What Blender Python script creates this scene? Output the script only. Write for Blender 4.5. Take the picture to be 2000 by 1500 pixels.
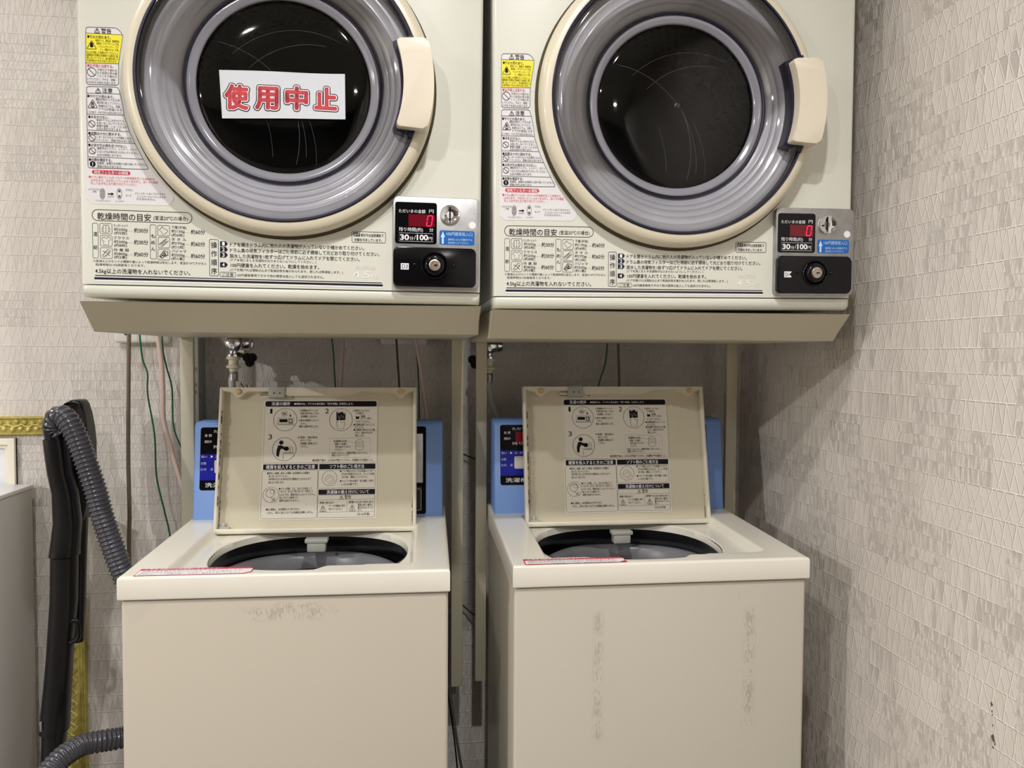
import bpy, bmesh, math, random
from mathutils import Matrix, Vector, Euler
for o in list(bpy.data.objects): bpy.data.objects.remove(o)
S = bpy.context.scene
COL = S.collection
ZC = 1.21
# ------------------------------------------------------------------ camera
cam = bpy.data.cameras.new('camera'); cam.lens = 26.875; cam.sensor_width = 36; cam.clip_start = .02
camo = bpy.data.objects.new('camera', cam); COL.objects.link(camo); S.camera = camo
R_ = (0.9921003, -0.1253240, 0.0055550); D_ = (0.0006214, -0.0393716, -0.9992244); F_ = (0.1254455, 0.9913343, -0.0389827)
camo.matrix_world = Matrix(((R_[0], -D_[0], -F_[0], 0), (R_[1], -D_[1], -F_[1], 0), (R_[2], -D_[2], -F_[2], ZC), (0, 0, 0, 1)))
# ------------------------------------------------------------------ world, lights, exposure
W = bpy.data.worlds.new('world'); S.world = W; W.use_nodes = True
W.node_tree.nodes['Background'].inputs[0].default_value = (.95, .97, 1, 1)
W.node_tree.nodes['Background'].inputs[1].default_value = .3
S.view_settings.view_transform = 'Standard'; S.view_settings.look = 'None'
S.view_settings.gamma = 1; S.view_settings.use_curve_mapping = False
S.view_settings.exposure = -0.16

def downlight(x, y, power, size=.09, col=(1, .982, .962), aim=None, spread=160):
    l = bpy.data.lights.new('downlight', 'AREA'); l.shape = 'DISK'; l.size = size; l.energy = power; l.color = col
    l.spread = math.radians(spread)
    o = bpy.data.objects.new('downlight', l); COL.objects.link(o); o.location = (x, y, 2.385)
    if aim: o.rotation_euler = (Vector(aim) - Vector(o.location)).to_track_quat('-Z', 'Y').to_euler()
    return o
downlight(-.66, -.16, 19, size=.07)
downlight(.12, .28, 17, size=.07)
downlight(-3.6, -1.3, 205, size=.1, spread=175)
downlight(-1.12, 1.22, 7, size=.07)
downlight(.40, -1.5, 12, size=.14)

# ------------------------------------------------------------------ materials
def rgb(r, g, b):
    f = lambda c: (c / 255 / 12.92) if c / 255 <= .04045 else ((c / 255 + .055) / 1.055) ** 2.4
    return (f(r), f(g), f(b), 1)
class NT:
    def __init__(s, m): s.t = m.node_tree; s.n = s.t.nodes
    def node(s, k, **kw):
        n = s.n.new(k)
        for a, b in kw.items(): setattr(n, a, b)
        return n
    def put(s, sock, v):
        if hasattr(v, 'is_linked'): s.t.links.new(v, sock)
        elif v is not None: sock.default_value = v
    def m(s, op, a, b=None, c=None):
        n = s.node('ShaderNodeMath', operation=op)
        for i, v in enumerate((a, b, c)):
            if v is not None: s.put(n.inputs[i], v)
        return n.outputs[0]
    def mix(s, f, a, b):
        n = s.node('ShaderNodeMix', data_type='RGBA'); s.put(n.inputs[0], f); s.put(n.inputs[6], a); s.put(n.inputs[7], b); return n.outputs[2]
    def coord(s, w='Object'):
        return s.node('ShaderNodeTexCoord').outputs[w]
    def sep(s, v):
        n = s.node('ShaderNodeSeparateXYZ'); s.put(n.inputs[0], v); return n.outputs
    def comb(s, x, y, z=0.):
        n = s.node('ShaderNodeCombineXYZ'); s.put(n.inputs[0], x); s.put(n.inputs[1], y); s.put(n.inputs[2], z); return n.outputs[0]
    def noise(s, v, sc, det=2., dim='3D'):
        n = s.node('ShaderNodeTexNoise'); s.put(n.inputs['Vector'], v); n.inputs['Scale'].default_value = sc; n.inputs['Detail'].default_value = det; return n.outputs[0]
    def white(s, v):
        n = s.node('ShaderNodeTexWhiteNoise', noise_dimensions='3D'); s.put(n.inputs[0], v); return n.outputs[0]
    def ramp(s, v, a, b):
        n = s.node('ShaderNodeMapRange'); s.put(n.inputs[0], v); n.inputs[1].default_value = a; n.inputs[2].default_value = b; return n.outputs[0]
    def bump(s, h, dist=.001, st=1.):
        n = s.node('ShaderNodeBump'); s.put(n.inputs['Height'], h); n.inputs['Distance'].default_value = dist; n.inputs['Strength'].default_value = st; return n.outputs[0]
def mat(name, col, rough=.5, metal=0., coat=0., var=.03, vs=8., bmp=0., bs=200., emit=0., spec=.5):
    m = bpy.data.materials.new(name); m.use_nodes = True; n = NT(m); b = n.n['Principled BSDF']
    c = col if len(col) == 4 else (*col, 1)
    if var:
        f = n.noise(n.coord(), vs, 3.)
        dk = tuple(v * (1 - 2 * var) for v in c[:3]) + (1,); lt = tuple(min(1, v * (1 + 2 * var)) for v in c[:3]) + (1,)
        n.put(b.inputs['Base Color'], n.mix(n.ramp(f, .3, .7), dk, lt))
    else: b.inputs['Base Color'].default_value = c
    b.inputs['Roughness'].default_value = rough; b.inputs['Metallic'].default_value = metal
    b.inputs['Coat Weight'].default_value = coat; b.inputs['Coat Roughness'].default_value = .08
    b.inputs['Specular IOR Level'].default_value = spec
    if bmp: n.put(b.inputs['Normal'], n.bump(n.noise(n.coord(), bs, 2.), bmp))
    if emit: b.inputs['Emission Color'].default_value = c; b.inputs['Emission Strength'].default_value = emit
    return m
M = {}
M['enamel'] = mat('cream enamel', rgb(216, 216, 205), .32, coat=.25, var=.012, vs=5)
M['stand'] = mat('beige powder coat', rgb(196, 190, 168), .42, var=.015)
M['door'] = mat('cream door plastic', rgb(214, 206, 184), .32, coat=.15, var=.012)
M['handle'] = mat('handle plastic', rgb(220, 211, 192), .4, var=.01)
M['navy'] = mat('navy ink', rgb(14, 12, 44), .35, var=0)
M['ink'] = mat('black ink', rgb(22, 20, 26), .6, var=0, spec=.15)
M['grey_ink'] = mat('grey ink', rgb(92, 92, 92), .6, var=0, spec=.15)
M['red_ink'] = mat('red ink', rgb(206, 42, 66), .5, var=0)
M['yellow'] = mat('yellow ink', rgb(238, 226, 40), .5, var=0)
M['sheet'] = mat('white sticker', rgb(222, 220, 222), .35, var=0)
M['white'] = mat('white paint', rgb(236, 236, 240), .4, var=0)
M['paper'] = mat('white paper', rgb(206, 209, 216), .7, var=.01, vs=20)
M['sign_red'] = mat('sign red', rgb(190, 46, 56), .5, var=0)
M['black'] = mat('black gloss', (.003, .003, .004), .16, var=0, spec=.3)
M['black_matte'] = mat('black plastic', (.012, .012, .013), .42, var=.2, vs=30)
M['gap_shade'] = mat('painted door gap shadow', rgb(70, 62, 36), .7, var=.05)  # shadow tone of the gap around the dryer door, held as a colour
M['steel'] = mat('brushed steel', (.42, .42, .42), .42, 1., var=.06, vs=60)
M['chrome'] = mat('chrome', (.75, .76, .78), .09, 1., var=0)
M['lock'] = mat('brass lock', (.5, .43, .36), .32, .8, var=.1, vs=200)
M['blue'] = mat('blue sticker', rgb(24, 98, 176), .35, var=0)
M['pale_blue'] = mat('pale blue print', rgb(190, 220, 250), .4, var=0)
M['led_back'] = mat('dark red display', rgb(96, 6, 24), .2, var=0, emit=.3)
M['led'] = mat('lit red digit', rgb(255, 32, 76), .3, var=0, emit=1.6)
M['liner'] = mat('lilac grey door liner', rgb(204, 203, 208), .3, coat=.2, var=.03, vs=14)
M['rim'] = mat('smoky grey rim', rgb(134, 133, 142), .12, coat=.5, var=.03, vs=14)
M['console'] = mat('periwinkle plastic', rgb(112, 150, 214), .38, var=.01)
M['royal'] = mat('royal blue panel', rgb(16, 26, 160), .3, var=.02)
M['button'] = mat('grey white button', rgb(206, 206, 200), .4, var=.02)
M['tub'] = mat('dark tub', (.012, .012, .013), .3, coat=.2, var=.2, vs=9)
M['basket'] = mat('dark steel basket', (.12, .12, .13), .34, .75, var=.15, vs=12)
M['ring'] = mat('balance ring', rgb(120, 120, 124), .35, var=.08, vs=9)
M['catch'] = mat('catch plastic', rgb(168, 168, 162), .5, var=.04)
M['bumper'] = mat('tan elastomer', rgb(204, 178, 120), .6, var=.08, vs=200)
M['rust'] = mat('rusty grime', rgb(92, 74, 48), .8, var=.3, vs=300)
M['gold'] = mat('gilded moulding', rgb(182, 168, 88), .45, .1, var=.12, vs=90)
M['gold_lt'] = mat('gilded relief', rgb(212, 198, 118), .4, .1, var=.1, vs=90)
M['trimw'] = mat('cream moulding', rgb(232, 226, 208), .35, var=.01)
M['panelw'] = mat('white panel', rgb(228, 228, 232), .35, var=.01)
M['box_side'] = mat('grey laminate', rgb(196, 194, 192), .5, var=.02, vs=3)
M['outlet'] = mat('white outlet plastic', rgb(222, 222, 214), .4, var=.01)
M['brown_cable'] = mat('taupe cable', rgb(112, 100, 84), .5, var=.04)
M['pink_cable'] = mat('pinkish grey cable', rgb(206, 182, 172), .5, var=.03)
M['green_cable'] = mat('green earth wire', rgb(14, 92, 62), .45, var=.04)
M['dark_cable'] = mat('dark cable', rgb(46, 42, 38), .5, var=.04)
M['hose_grey'] = mat('grey corrugated hose', rgb(66, 66, 74), .24, coat=.4, var=.06, vs=20)
M['hose_white'] = mat('white supply hose', rgb(196, 196, 190), .45, var=.03)
M['vac'] = mat('black vacuum plastic', (.005, .005, .006), .27, var=.15, vs=14, spec=.35)
M['floor'] = mat('grey vinyl', rgb(120, 112, 102), .5, var=.06, vs=5)
M['ceiling'] = mat('white ceiling', rgb(232, 230, 226), .8, var=.01)
M['dark_wall'] = mat('dark panelling', rgb(74, 64, 56), .6, var=.08, vs=4)
M['boss'] = mat('dark glass boss', (.02, .021, .022), .25, var=0)
M['rail'] = mat('grey rail', rgb(158, 158, 150), .35, .2, var=.04)
M['ghost'] = mat('pale silver print', rgb(232, 232, 226), .3, var=0)
M['cap'] = mat('ivory nut', rgb(226, 220, 196), .4, var=.02)

def wallpaper(name, ax, base, dark):
    m = bpy.data.materials.new(name); m.use_nodes = True; n = NT(m); b = n.n['Principled BSDF']
    x, y, z = n.sep(n.coord())[:3]; u = x if ax == 0 else y
    # wobbling rows about 4 cm high
    zr = n.m('ADD', z, n.m('MULTIPLY', n.m('SINE', n.m('MULTIPLY', z, 58.)), .0022))
    colid = n.m('FLOOR', n.m('DIVIDE', u, .21))
    r0 = n.m('DIVIDE', n.m('ADD', zr, n.m('MULTIPLY', n.white(n.comb(colid, 3.3)), .0)), .0395)
    row = n.m('FLOOR', r0)
    cu = n.m('ADD', n.m('DIVIDE', u, .105), n.m('MULTIPLY', n.m('FLOOR', n.m('DIVIDE', row, 2.)), .37))
    cell = n.m('FLOOR', cu)
    rnd = n.white(n.comb(cell, row, 1.7))
    rndb = n.white(n.comb(cell, n.m('FLOOR', n.m('DIVIDE', row, 2.)), 9.1))
    # some cells are cut into thinner bands with small triangles
    sub = n.m('ADD', 1., n.m('GREATER_THAN', rndb, .72))
    v0 = n.m('MULTIPLY', r0, sub); vf = n.m('FRACT', v0); vrow = n.m('FLOOR', v0)
    p = n.m('DIVIDE', n.m('ADD', .0135, n.m('MULTIPLY', rnd, .012)), n.m('MULTIPLY', sub, 1.1))
    t = n.m('DIVIDE', u, p)
    jig = n.white(n.comb(cell, vrow, 5.5))
    a0 = n.m('ADD', t, n.m('MULTIPLY', vf, n.m('ADD', .25, n.m('MULTIPLY', jig, .5))))
    b0 = n.m('SUBTRACT', n.m('MULTIPLY', t, 1.31), n.m('MULTIPLY', vf, n.m('ADD', .5, n.m('MULTIPLY', rnd, .45))))
    fa = n.m('FRACT', a0); fb = n.m('FRACT', b0)
    ia = n.m('FLOOR', a0); ib = n.m('FLOOR', b0)
    la = n.m('MULTIPLY', n.m('ABSOLUTE', n.m('SUBTRACT', fa, .5)), 2.); lb = n.m('MULTIPLY', n.m('ABSOLUTE', n.m('SUBTRACT', fb, .5)), 2.)
    ridge = n.m('MAXIMUM', n.ramp(la, .83, .93), n.ramp(lb, .86, .95))
    ve = n.m('MULTIPLY', n.m('ABSOLUTE', n.m('SUBTRACT', vf, .5)), 2.)
    ridge = n.m('MAXIMUM', ridge, n.ramp(ve, .935, .985))
    facet = n.white(n.comb(ia, ib, n.m('ADD', vrow, n.m('MULTIPLY', cell, .37))))
    fib = n.noise(n.comb(n.m('MULTIPLY', u, 5.), n.m('MULTIPLY', z, 1.)) , 60., 3.)
    tilt = n.m('MULTIPLY', n.m('SUBTRACT', fa, .5), n.m('SUBTRACT', facet, .5))
    h = n.m('ADD', n.m('ADD', n.m('MULTIPLY', ridge, .42), n.m('MULTIPLY', facet, .15)), n.m('ADD', n.m('MULTIPLY', fib, .14), n.m('MULTIPLY', tilt, 2.4)))
    dkf = n.m('MULTIPLY', n.m('ADD', n.m('MULTIPLY', n.m('GREATER_THAN', facet, .86), n.m('MULTIPLY', n.m('GREATER_THAN', rndb, .45), .62)), n.m('MULTIPLY', facet, .22)), n.m('SUBTRACT', 1., ridge))
    c = n.mix(dkf, base, tuple(v * dark for v in base[:3]) + (1,))
    c = n.mix(n.m('MULTIPLY', ridge, .8), c, tuple(min(1, v * 1.26) for v in base[:3]) + (1,))  # highlights along the embossed ridges painted in as a paler colour
    c = n.mix(n.m('MULTIPLY', n.ramp(fib, .35, .65), .10), c, tuple(v * .9 for v in base[:3]) + (1,))
    n.put(b.inputs['Base Color'], c); b.inputs['Roughness'].default_value = .55; b.inputs['Specular IOR Level'].default_value = .35
    n.put(b.inputs['Normal'], n.bump(h, .0034, .78))
    return m
PAPER = rgb(218, 212, 205)
M['wall_x'] = wallpaper('embossed wallpaper', 0, PAPER, .86)
M['wall_y'] = wallpaper('embossed wallpaper side', 1, rgb(219, 212, 204), .60)

def lens_mat():
    m = bpy.data.materials.new('smoky clear plastic'); m.use_nodes = True; n = NT(m); o = n.n['Material Output']
    n.n.remove(n.n['Principled BSDF'])
    t = n.node('ShaderNodeBsdfTransparent'); t.inputs[0].default_value = (.82, .82, .835, 1)
    g = n.node('ShaderNodeBsdfGlossy'); g.inputs['Roughness'].default_value = .06
    nz = n.noise(n.coord(), 7., 1.)
    bp = n.bump(nz, .004, .5); n.put(g.inputs['Normal'], bp)
    fr = n.node('ShaderNodeFresnel'); fr.inputs[0].default_value = 1.5
    mx = n.node('ShaderNodeMixShader'); n.put(mx.inputs[0], n.m('ADD', fr.outputs[0], .03)); n.put(mx.inputs[1], t.outputs[0]); n.put(mx.inputs[2], g.outputs[0])
    n.put(o.inputs[0], mx.outputs[0]); return m
def glass_mat():
    m = bpy.data.materials.new('dark door glass'); m.use_nodes = True; n = NT(m); o = n.n['Material Output']
    n.n.remove(n.n['Principled BSDF'])
    t = n.node('ShaderNodeBsdfTransparent'); t.inputs[0].default_value = (.62, .63, .66, 1)
    g = n.node('ShaderNodeBsdfGlossy'); g.inputs['Roughness'].default_value = .04
    x, y, z = n.sep(n.coord())[:3]
    fr = n.node('ShaderNodeFresnel'); fr.inputs[0].default_value = 1.45
    d = n.node('ShaderNodeBsdfDiffuse'); d.inputs[0].default_value = (.6, .62, .66, 1)
    mx = n.node('ShaderNodeMixShader'); n.put(mx.inputs[0], fr.outputs[0]); n.put(mx.inputs[1], t.outputs[0]); n.put(mx.inputs[2], g.outputs[0])
    # fine curved scratches
    def arc(cx, cz, r, wd, x0, x1, z0, z1):
        dd = n.m('SQRT', n.m('ADD', n.m('POWER', n.m('SUBTRACT', x, cx), 2.), n.m('POWER', n.m('SUBTRACT', z, cz), 2.)))
        l = n.m('LESS_THAN', n.m('ABSOLUTE', n.m('SUBTRACT', dd, r)), wd)
        for s_, lo, hi in ((x, x0, x1), (z, z0, z1)):
            l = n.m('MULTIPLY', l, n.m('MULTIPLY', n.m('GREATER_THAN', s_, lo), n.m('LESS_THAN', s_, hi)))
        return l
    tot = arc(-.13, .21, .16, .0003, -.1, .04, .2, .37)
    for a in ((-.14, .23, .16, .0004, 0, .06, .19, .30), (-.11, .2, .155, .00025, 0, .06, .19, .28), (.04, .24, .13, .0003, -.09, .06, .33, .42), (.02, .25, .14, .00025, -.08, .08, .35, .42), (-.2, .2, .18, .00025, -.1, .02, .2, .27)):
        tot = n.m('ADD', tot, arc(*a))
    m2 = n.node('ShaderNodeMixShader'); n.put(m2.inputs[0], n.m('MULTIPLY', n.m('MINIMUM', tot, 1.), .10)); n.put(m2.inputs[1], mx.outputs[0]); n.put(m2.inputs[2], d.outputs[0])
    n.put(o.inputs[0], m2.outputs[0]); return m
def drum_mat():
    m = bpy.data.materials.new('perforated drum steel'); m.use_nodes = True; n = NT(m); b = n.n['Principled BSDF']
    x, y, z = n.sep(n.coord())[:3]
    ang = n.m('ARCTAN2', n.m('SUBTRACT', z, .306), x)
    a = n.m('MULTIPLY', ang, 13.); q = n.m('DIVIDE', y, .021)
    a = n.m('ADD', a, n.m('MULTIPLY', n.m('MODULO', n.m('FLOOR', q), 2.), .5))
    d = n.m('SQRT', n.m('ADD', n.m('POWER', n.m('SUBTRACT', n.m('FRACT', a), .5), 2.), n.m('POWER', n.m('SUBTRACT', n.m('FRACT', q), .5), 2.)))
    hole = n.m('LESS_THAN', d, .24)
    n.put(b.inputs['Base Color'], n.mix(hole, (.11, .112, .108, 1), (.004, .004, .004, 1)))
    b.inputs['Roughness'].default_value = .45; b.inputs['Metallic'].default_value = .35
    return m
M['lens'] = lens_mat(); M['glass'] = glass_mat(); M['drum'] = drum_mat()
M['drum_back'] = mat('drum back plate', (.085, .09, .098), .6, .1, var=.05, vs=10)

def enamel_worn(name, marks, base):
    m = bpy.data.materials.new(name); m.use_nodes = True; n = NT(m); b = n.n['Principled BSDF']
    co = n.coord(); x, y, z = n.sep(co)[:3]
    cs_ = n.comb(n.m('MULTIPLY', x, 2.2), y, n.m('MULTIPLY', z, .8)); nz = n.noise(cs_, 150., 4.); n2 = n.noise(co, 34., 2.)
    tot = None
    for (x0, x1, z0, z1, sl, dens) in marks:
        e = .006
        xx = n.m('SUBTRACT', x, n.m('MULTIPLY', n.m('SUBTRACT', z, z0), sl))
        fx = n.m('MULTIPLY', n.ramp(xx, x0 - e, x0 + e), n.ramp(xx, x1 + e, x1 - e))
        fz = n.m('MULTIPLY', n.ramp(z, z0 - e, z0 + e), n.ramp(z, z1 + e, z1 - e))
        k = n.m('MULTIPLY', n.m('MULTIPLY', fx, fz), n.ramp(n.m('ADD', nz, n.m('MULTIPLY', n2, .6)), dens, dens + .07))
        tot = k if tot is None else n.m('MAXIMUM', tot, k)
    n.put(b.inputs['Base Color'], n.mix(n.m('MULTIPLY', tot, .36), base, (.16, .15, .13, 1)))
    b.inputs['Roughness'].default_value = .36; b.inputs['Coat Weight'].default_value = .15
    return m
M['washL'] = enamel_worn('worn cream enamel', [(-.066, .078, -.075, -.058, 0, .79), (-.02, .05, -.062, -.05, 0, .82)], rgb(192, 184, 169))
M['washR'] = enamel_worn('scuffed cream enamel', [(-.118, -.106, -.30, -.085, 0, .76), (.145, .162, -.27, -.088, 0, .79), (.125, .152, -.068, -.060, 0, .82), (.11, .165, -.29, -.283, 0, .82)], rgb(192, 187, 173))
M['deck'] = mat('white cream deck', rgb(228, 224, 212), .28, coat=.3, var=.015, vs=6)
M['lid_in'] = mat('yellowed lid liner', rgb(198, 191, 168), .4, var=.02, vs=5)
M['lid_rim'] = mat('lid rim enamel', rgb(214, 208, 190), .35, var=.02, vs=30)
M['label'] = mat('beige label film', rgb(212, 206, 192), .4, var=0)

# ------------------------------------------------------------------ mesh helpers
def link(name, bm, mats, parent=None, smooth=True, ang=35, loc=None):
    me = bpy.data.meshes.new(name)
    bmesh.ops.recalc_face_normals(bm, faces=[f for f in bm.faces if not f.tag])
    if smooth:
        for f in bm.faces: f.smooth = True
        for e in bm.edges:
            if len(e.link_faces) == 2 and e.calc_face_angle(0) > math.radians(ang): e.smooth = False
    bm.to_mesh(me); bm.free()
    if not isinstance(mats, (list, tuple)): mats = [mats]
    for k in mats: me.materials.append(M[k] if isinstance(k, str) else k)
    o = bpy.data.objects.new(name, me); COL.objects.link(o)
    if parent is not None: o.parent = parent
    if loc: o.location = loc
    return o
def thing(name, label, cat, loc=(0, 0, 0), rot=(0, 0, 0), group=None):
    o = bpy.data.objects.new(name, None); COL.objects.link(o); o.location = loc; o.rotation_euler = rot
    o.empty_display_size = .05; o['label'] = label; o['category'] = cat
    if group: o['group'] = group
    return o
def tag(o, label, cat, group=None):
    o['label'] = label; o['category'] = cat
    if group: o['group'] = group
    return o
def struct(o, label=None):
    o['kind'] = 'structure'
    if label: o['label'] = label
    return o
def box(bm, x0, x1, y0, y1, z0, z1, bev=0., seg=2, mi=0):
    r = bmesh.ops.create_cube(bm, size=1); vs = r['verts']
    for v in vs:
        v.co = Vector(((x0 + x1) / 2 + v.co.x * (x1 - x0), (y0 + y1) / 2 + v.co.y * (y1 - y0), (z0 + z1) / 2 + v.co.z * (z1 - z0)))
    fs = {f for v in vs for f in v.link_faces}
    if bev:
        es = list({e for v in vs for e in v.link_edges})
        rr = bmesh.ops.bevel(bm, geom=es, offset=bev, segments=seg, profile=.5, affect='EDGES', clamp_overlap=True)
        fs = set(rr['faces']) | {f for f in fs if f.is_valid}
        for v in {v for f in fs for v in f.verts}: fs |= set(v.link_faces)
    for f in fs: f.material_index = mi
def lathe(bm, prof, c=(0, 0, 0), axis='y', n=96, mi=0, a0=0, a1=2 * math.pi, close=False):
    full = abs(a1 - a0 - 2 * math.pi) < 1e-6; N = n if full else n + 1; rings = []
    for r, w in prof:
        ring = []
        for i in range(N):
            a = a0 + (a1 - a0) * i / n; p, q = r * math.cos(a), r * math.sin(a)
            if axis == 'y': co = (c[0] + p, c[1] + w, c[2] + q)
            elif axis == 'z': co = (c[0] + p, c[1] + q, c[2] + w)
            else: co = (c[0] + w, c[1] + p, c[2] + q)
            ring.append(bm.verts.new(co))
        rings.append(ring)
    pr = list(zip(rings, rings[1:])) + ([(rings[-1], rings[0])] if close else [])
    for A, B in pr:
        for i in range(n if not full else N):
            j = (i + 1) % N
            if not full and i == n: continue
            try: f = bm.faces.new((A[i], A[j], B[j], B[i])); f.material_index = mi
            except ValueError: pass
    return rings
def disc(bm, c, r, w, mi=0, n=48, rz=None):
    rz = rz or r
    f = bm.faces.new([bm.verts.new((c[0] + r * math.cos(-2 * math.pi * i / n), w, c[1] + rz * math.sin(-2 * math.pi * i / n))) for i in range(n)][::-1]); f.material_index = mi
    return f
def prism(bm, pts, w0, w1, mi=0, bev=0.):
    # pts in x,z ; extruded along y from w0 (front) to w1 (back)
    A = [bm.verts.new((x, w0, z)) for x, z in pts]; B = [bm.verts.new((x, w1, z)) for x, z in pts]
    fs = [bm.faces.new(A), bm.faces.new(B[::-1])]
    for i in range(len(pts)):
        j = (i + 1) % len(pts); fs.append(bm.faces.new((A[j], A[i], B[i], B[j])))
    for f in fs: f.material_index = mi
    if bev:
        es = list(fs[0].edges)
        bmesh.ops.bevel(bm, geom=es, offset=bev, segments=3, profile=.5, affect='EDGES', clamp_overlap=True)
def rrect(x0, x1, z0, z1, r, n=5):
    pts = []
    for cx, cz, a in ((x1 - r, z1 - r, 0), (x0 + r, z1 - r, 90), (x0 + r, z0 + r, 180), (x1 - r, z0 + r, 270)):
        for i in range(n + 1):
            t = math.radians(a + 90 * i / n); pts.append((cx + r * math.cos(t), cz + r * math.sin(t)))
    return pts
def flat(bm, pts, w, mi=0):
    f = bm.faces.new([bm.verts.new((x, w, z)) for x, z in pts]); f.normal_update()
    if f.normal.y > 0: f.normal_flip()
    f.material_index = mi; return f
def outline(bm, pts, t, w, mi=0, closed=True):
    n = len(pts); P = [Vector((x, z)) for x, z in pts]; I = []; O = []
    for i in range(n):
        a = P[(i - 1) % n] if (closed or i > 0) else P[i]; b = P[(i + 1) % n] if (closed or i < n - 1) else P[i]
        d = (b - a); d = d.normalized() if d.length > 0 else Vector((1, 0)); nn = Vector((-d.y, d.x)) * t / 2
        I.append(bm.verts.new((P[i].x - nn.x, w, P[i].y - nn.y))); O.append(bm.verts.new((P[i].x + nn.x, w, P[i].y + nn.y)))
    for i in range(n if closed else n - 1):
        j = (i + 1) % n; f = bm.faces.new((I[i], I[j], O[j], O[i])); f.normal_update()
        if f.normal.y > 0: f.normal_flip()
        f.material_index = mi
def cr(pts, k=8):
    P = [Vector(p) for p in pts]; P = [2 * P[0] - P[1]] + P + [2 * P[-1] - P[-2]]; out = []
    for i in range(1, len(P) - 2):
        for j in range(k):
            t = j / k; a, b, c, d = P[i - 1:i + 3]
            out.append(.5 * ((2 * b) + (c - a) * t + (2 * a - 5 * b + 4 * c - d) * t * t + (3 * b - a - 3 * c + d) * t ** 3))
    out.append(P[-2]); return out
def tube(bm, path, r, n=10, mi=0, caps=True):
    path = [Vector(p) for p in path]; rings = []; up = None
    for i, p in enumerate(path):
        d = (path[min(i + 1, len(path) - 1)] - path[max(i - 1, 0)]).normalized()
        if up is None: up = d.orthogonal().normalized()
        up = (up - d * up.dot(d)).normalized(); s = d.cross(up); rr = r(i, len(path)) if callable(r) else r
        rings.append([bm.verts.new(p + (up * math.cos(2 * math.pi * k / n) + s * math.sin(2 * math.pi * k / n)) * rr) for k in range(n)])
    for A, B in zip(rings, rings[1:]):
        for k in range(n): f = bm.faces.new((A[k], A[(k + 1) % n], B[(k + 1) % n], B[k])); f.material_index = mi
    if caps:
        for q in (rings[0], rings[-1]):
            f = bm.faces.new(q); f.material_index = mi
def resample(path, step):
    path = [Vector(p) for p in path]; out = [path[0]]; acc = 0
    for a, b in zip(path, path[1:]):
        L = (b - a).length; t = step - acc
        while t <= L: out.append(a.lerp(b, t / L)); t += step
        acc = (acc + L) % step
    return out
# lettering: every string becomes a thin flat mesh printed on its sheet
TC = {}
def glyphs(body, bold):
    if CJK(body): bold = min(bold, .006)
    k = (body, bold)
    if k not in TC:
        c = bpy.data.curves.new('lettering', 'FONT'); c.body = body; c.size = 1; c.offset = bold; c.resolution_u = 2 if len(body) > 6 else 4
        o = bpy.data.objects.new('lettering', c); COL.objects.link(o); bpy.context.view_layer.update()
        me = bpy.data.meshes.new_from_object(o.evaluated_get(bpy.context.evaluated_depsgraph_get()))
        V = [(v.co.x, v.co.y) for v in me.vertices]; Fc = [tuple(p.vertices) for p in me.polygons]
        bpy.data.objects.remove(o); bpy.data.curves.remove(c); bpy.data.meshes.remove(me)
        if not V: V = [(0, 0)]
        TC[k] = (V, Fc, min(v[0] for v in V), max(v[0] for v in V))
    return TC[k]
CJK = lambda s: any(ord(ch) > 0x2e80 for ch in s)
def text(bm, body, x0, x1, zc, h, w, mi=0, bold=0., rise=0.):
    V, Fc, a, b = glyphs(body, bold); s = (x1 - x0) / max(b - a, 1e-6)
    full, mid = (.9, .38) if CJK(body) else (.70, .35)
    q = h / full; vs = []
    for x, y in V:
        t = (x - a) * s; vs.append(bm.verts.new((x0 + t, w, zc + (y - mid) * q + rise * t)))
    for f in Fc:
        try: g = bm.faces.new([vs[i] for i in f]); g.material_index = mi; g.tag = True
        except ValueError: pass

# ------------------------------------------------------------------ room
def quad(name, pts, m):
    bm = bmesh.new(); bm.faces.new([bm.verts.new(p) for p in pts]); return struct(link(name, bm, m, smooth=False))
YB, XR, XL, YF, ZT = 1.80, .796, -4.8, -3.2, 2.4
XT = -1.62
quad('wall_back', [(XL, YB, 0), (XR, YB, 0), (XR, YB, ZT), (XL, YB, ZT)], 'wall_x')
quad('wall_right', [(XR, YF, 0), (XR, YB, 0), (XR, YB, ZT), (XR, YF, ZT)], 'wall_y')
quad('wall_left', [(XL, YF, 0), (XL, YB, 0), (XL, YB, ZT), (XL, YF, ZT)], 'wall_y')
quad('wall_front', [(XL, YF, 0), (XR, YF, 0), (XR, YF, ZT), (XL, YF, ZT)], 'dark_wall')
quad('floor', [(XL, YF, 0), (XR, YF, 0), (XR, YB, 0), (XL, YB, 0)], 'floor')
quad('ceiling', [(XL, YF, ZT), (XR, YF, ZT), (XR, YB, ZT), (XL, YB, ZT)], 'ceiling')
# gilded chair rail
bm = bmesh.new()
zt, zb = ZC - .142, ZC - .184
box(bm, XT, -.762, YB - .008, YB, zb, zt, .002)
box(bm, XT, -.762, YB - .012, YB - .004, zt - .006, zt - .001, .002)
box(bm, XT, -.762, YB - .011, YB - .004, zb + .002, zb + .006, .0015)
for i in range(46):
    x = -.775 - i * .0165
    lathe(bm, [(.0001, -.006), (.0035, -.005), (.005, -.002), (.0052, 0)], (x, YB - .008, zb + .014 + .0015 * (i % 2)), 'y', 10, 1)
    lathe(bm, [(.0001, -.004), (.004, -.003), (.0065, 0)], (x - .008, YB - .008, zb + .027 + .002 * (i % 3)), 'y', 8, 0)
wave = [(-.765 - i * .004, YB - .011, zb + .0215 + .0025 * math.sin(i * .9) + .0012 * math.sin(i * 2.3)) for i in range(180)]
tube(bm, wave, .0014, 6, 1)
struct(link('trim_1', bm, ['gold', 'gold_lt']), 'gilded floral chair rail moulding across the left of the back wall')
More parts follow.
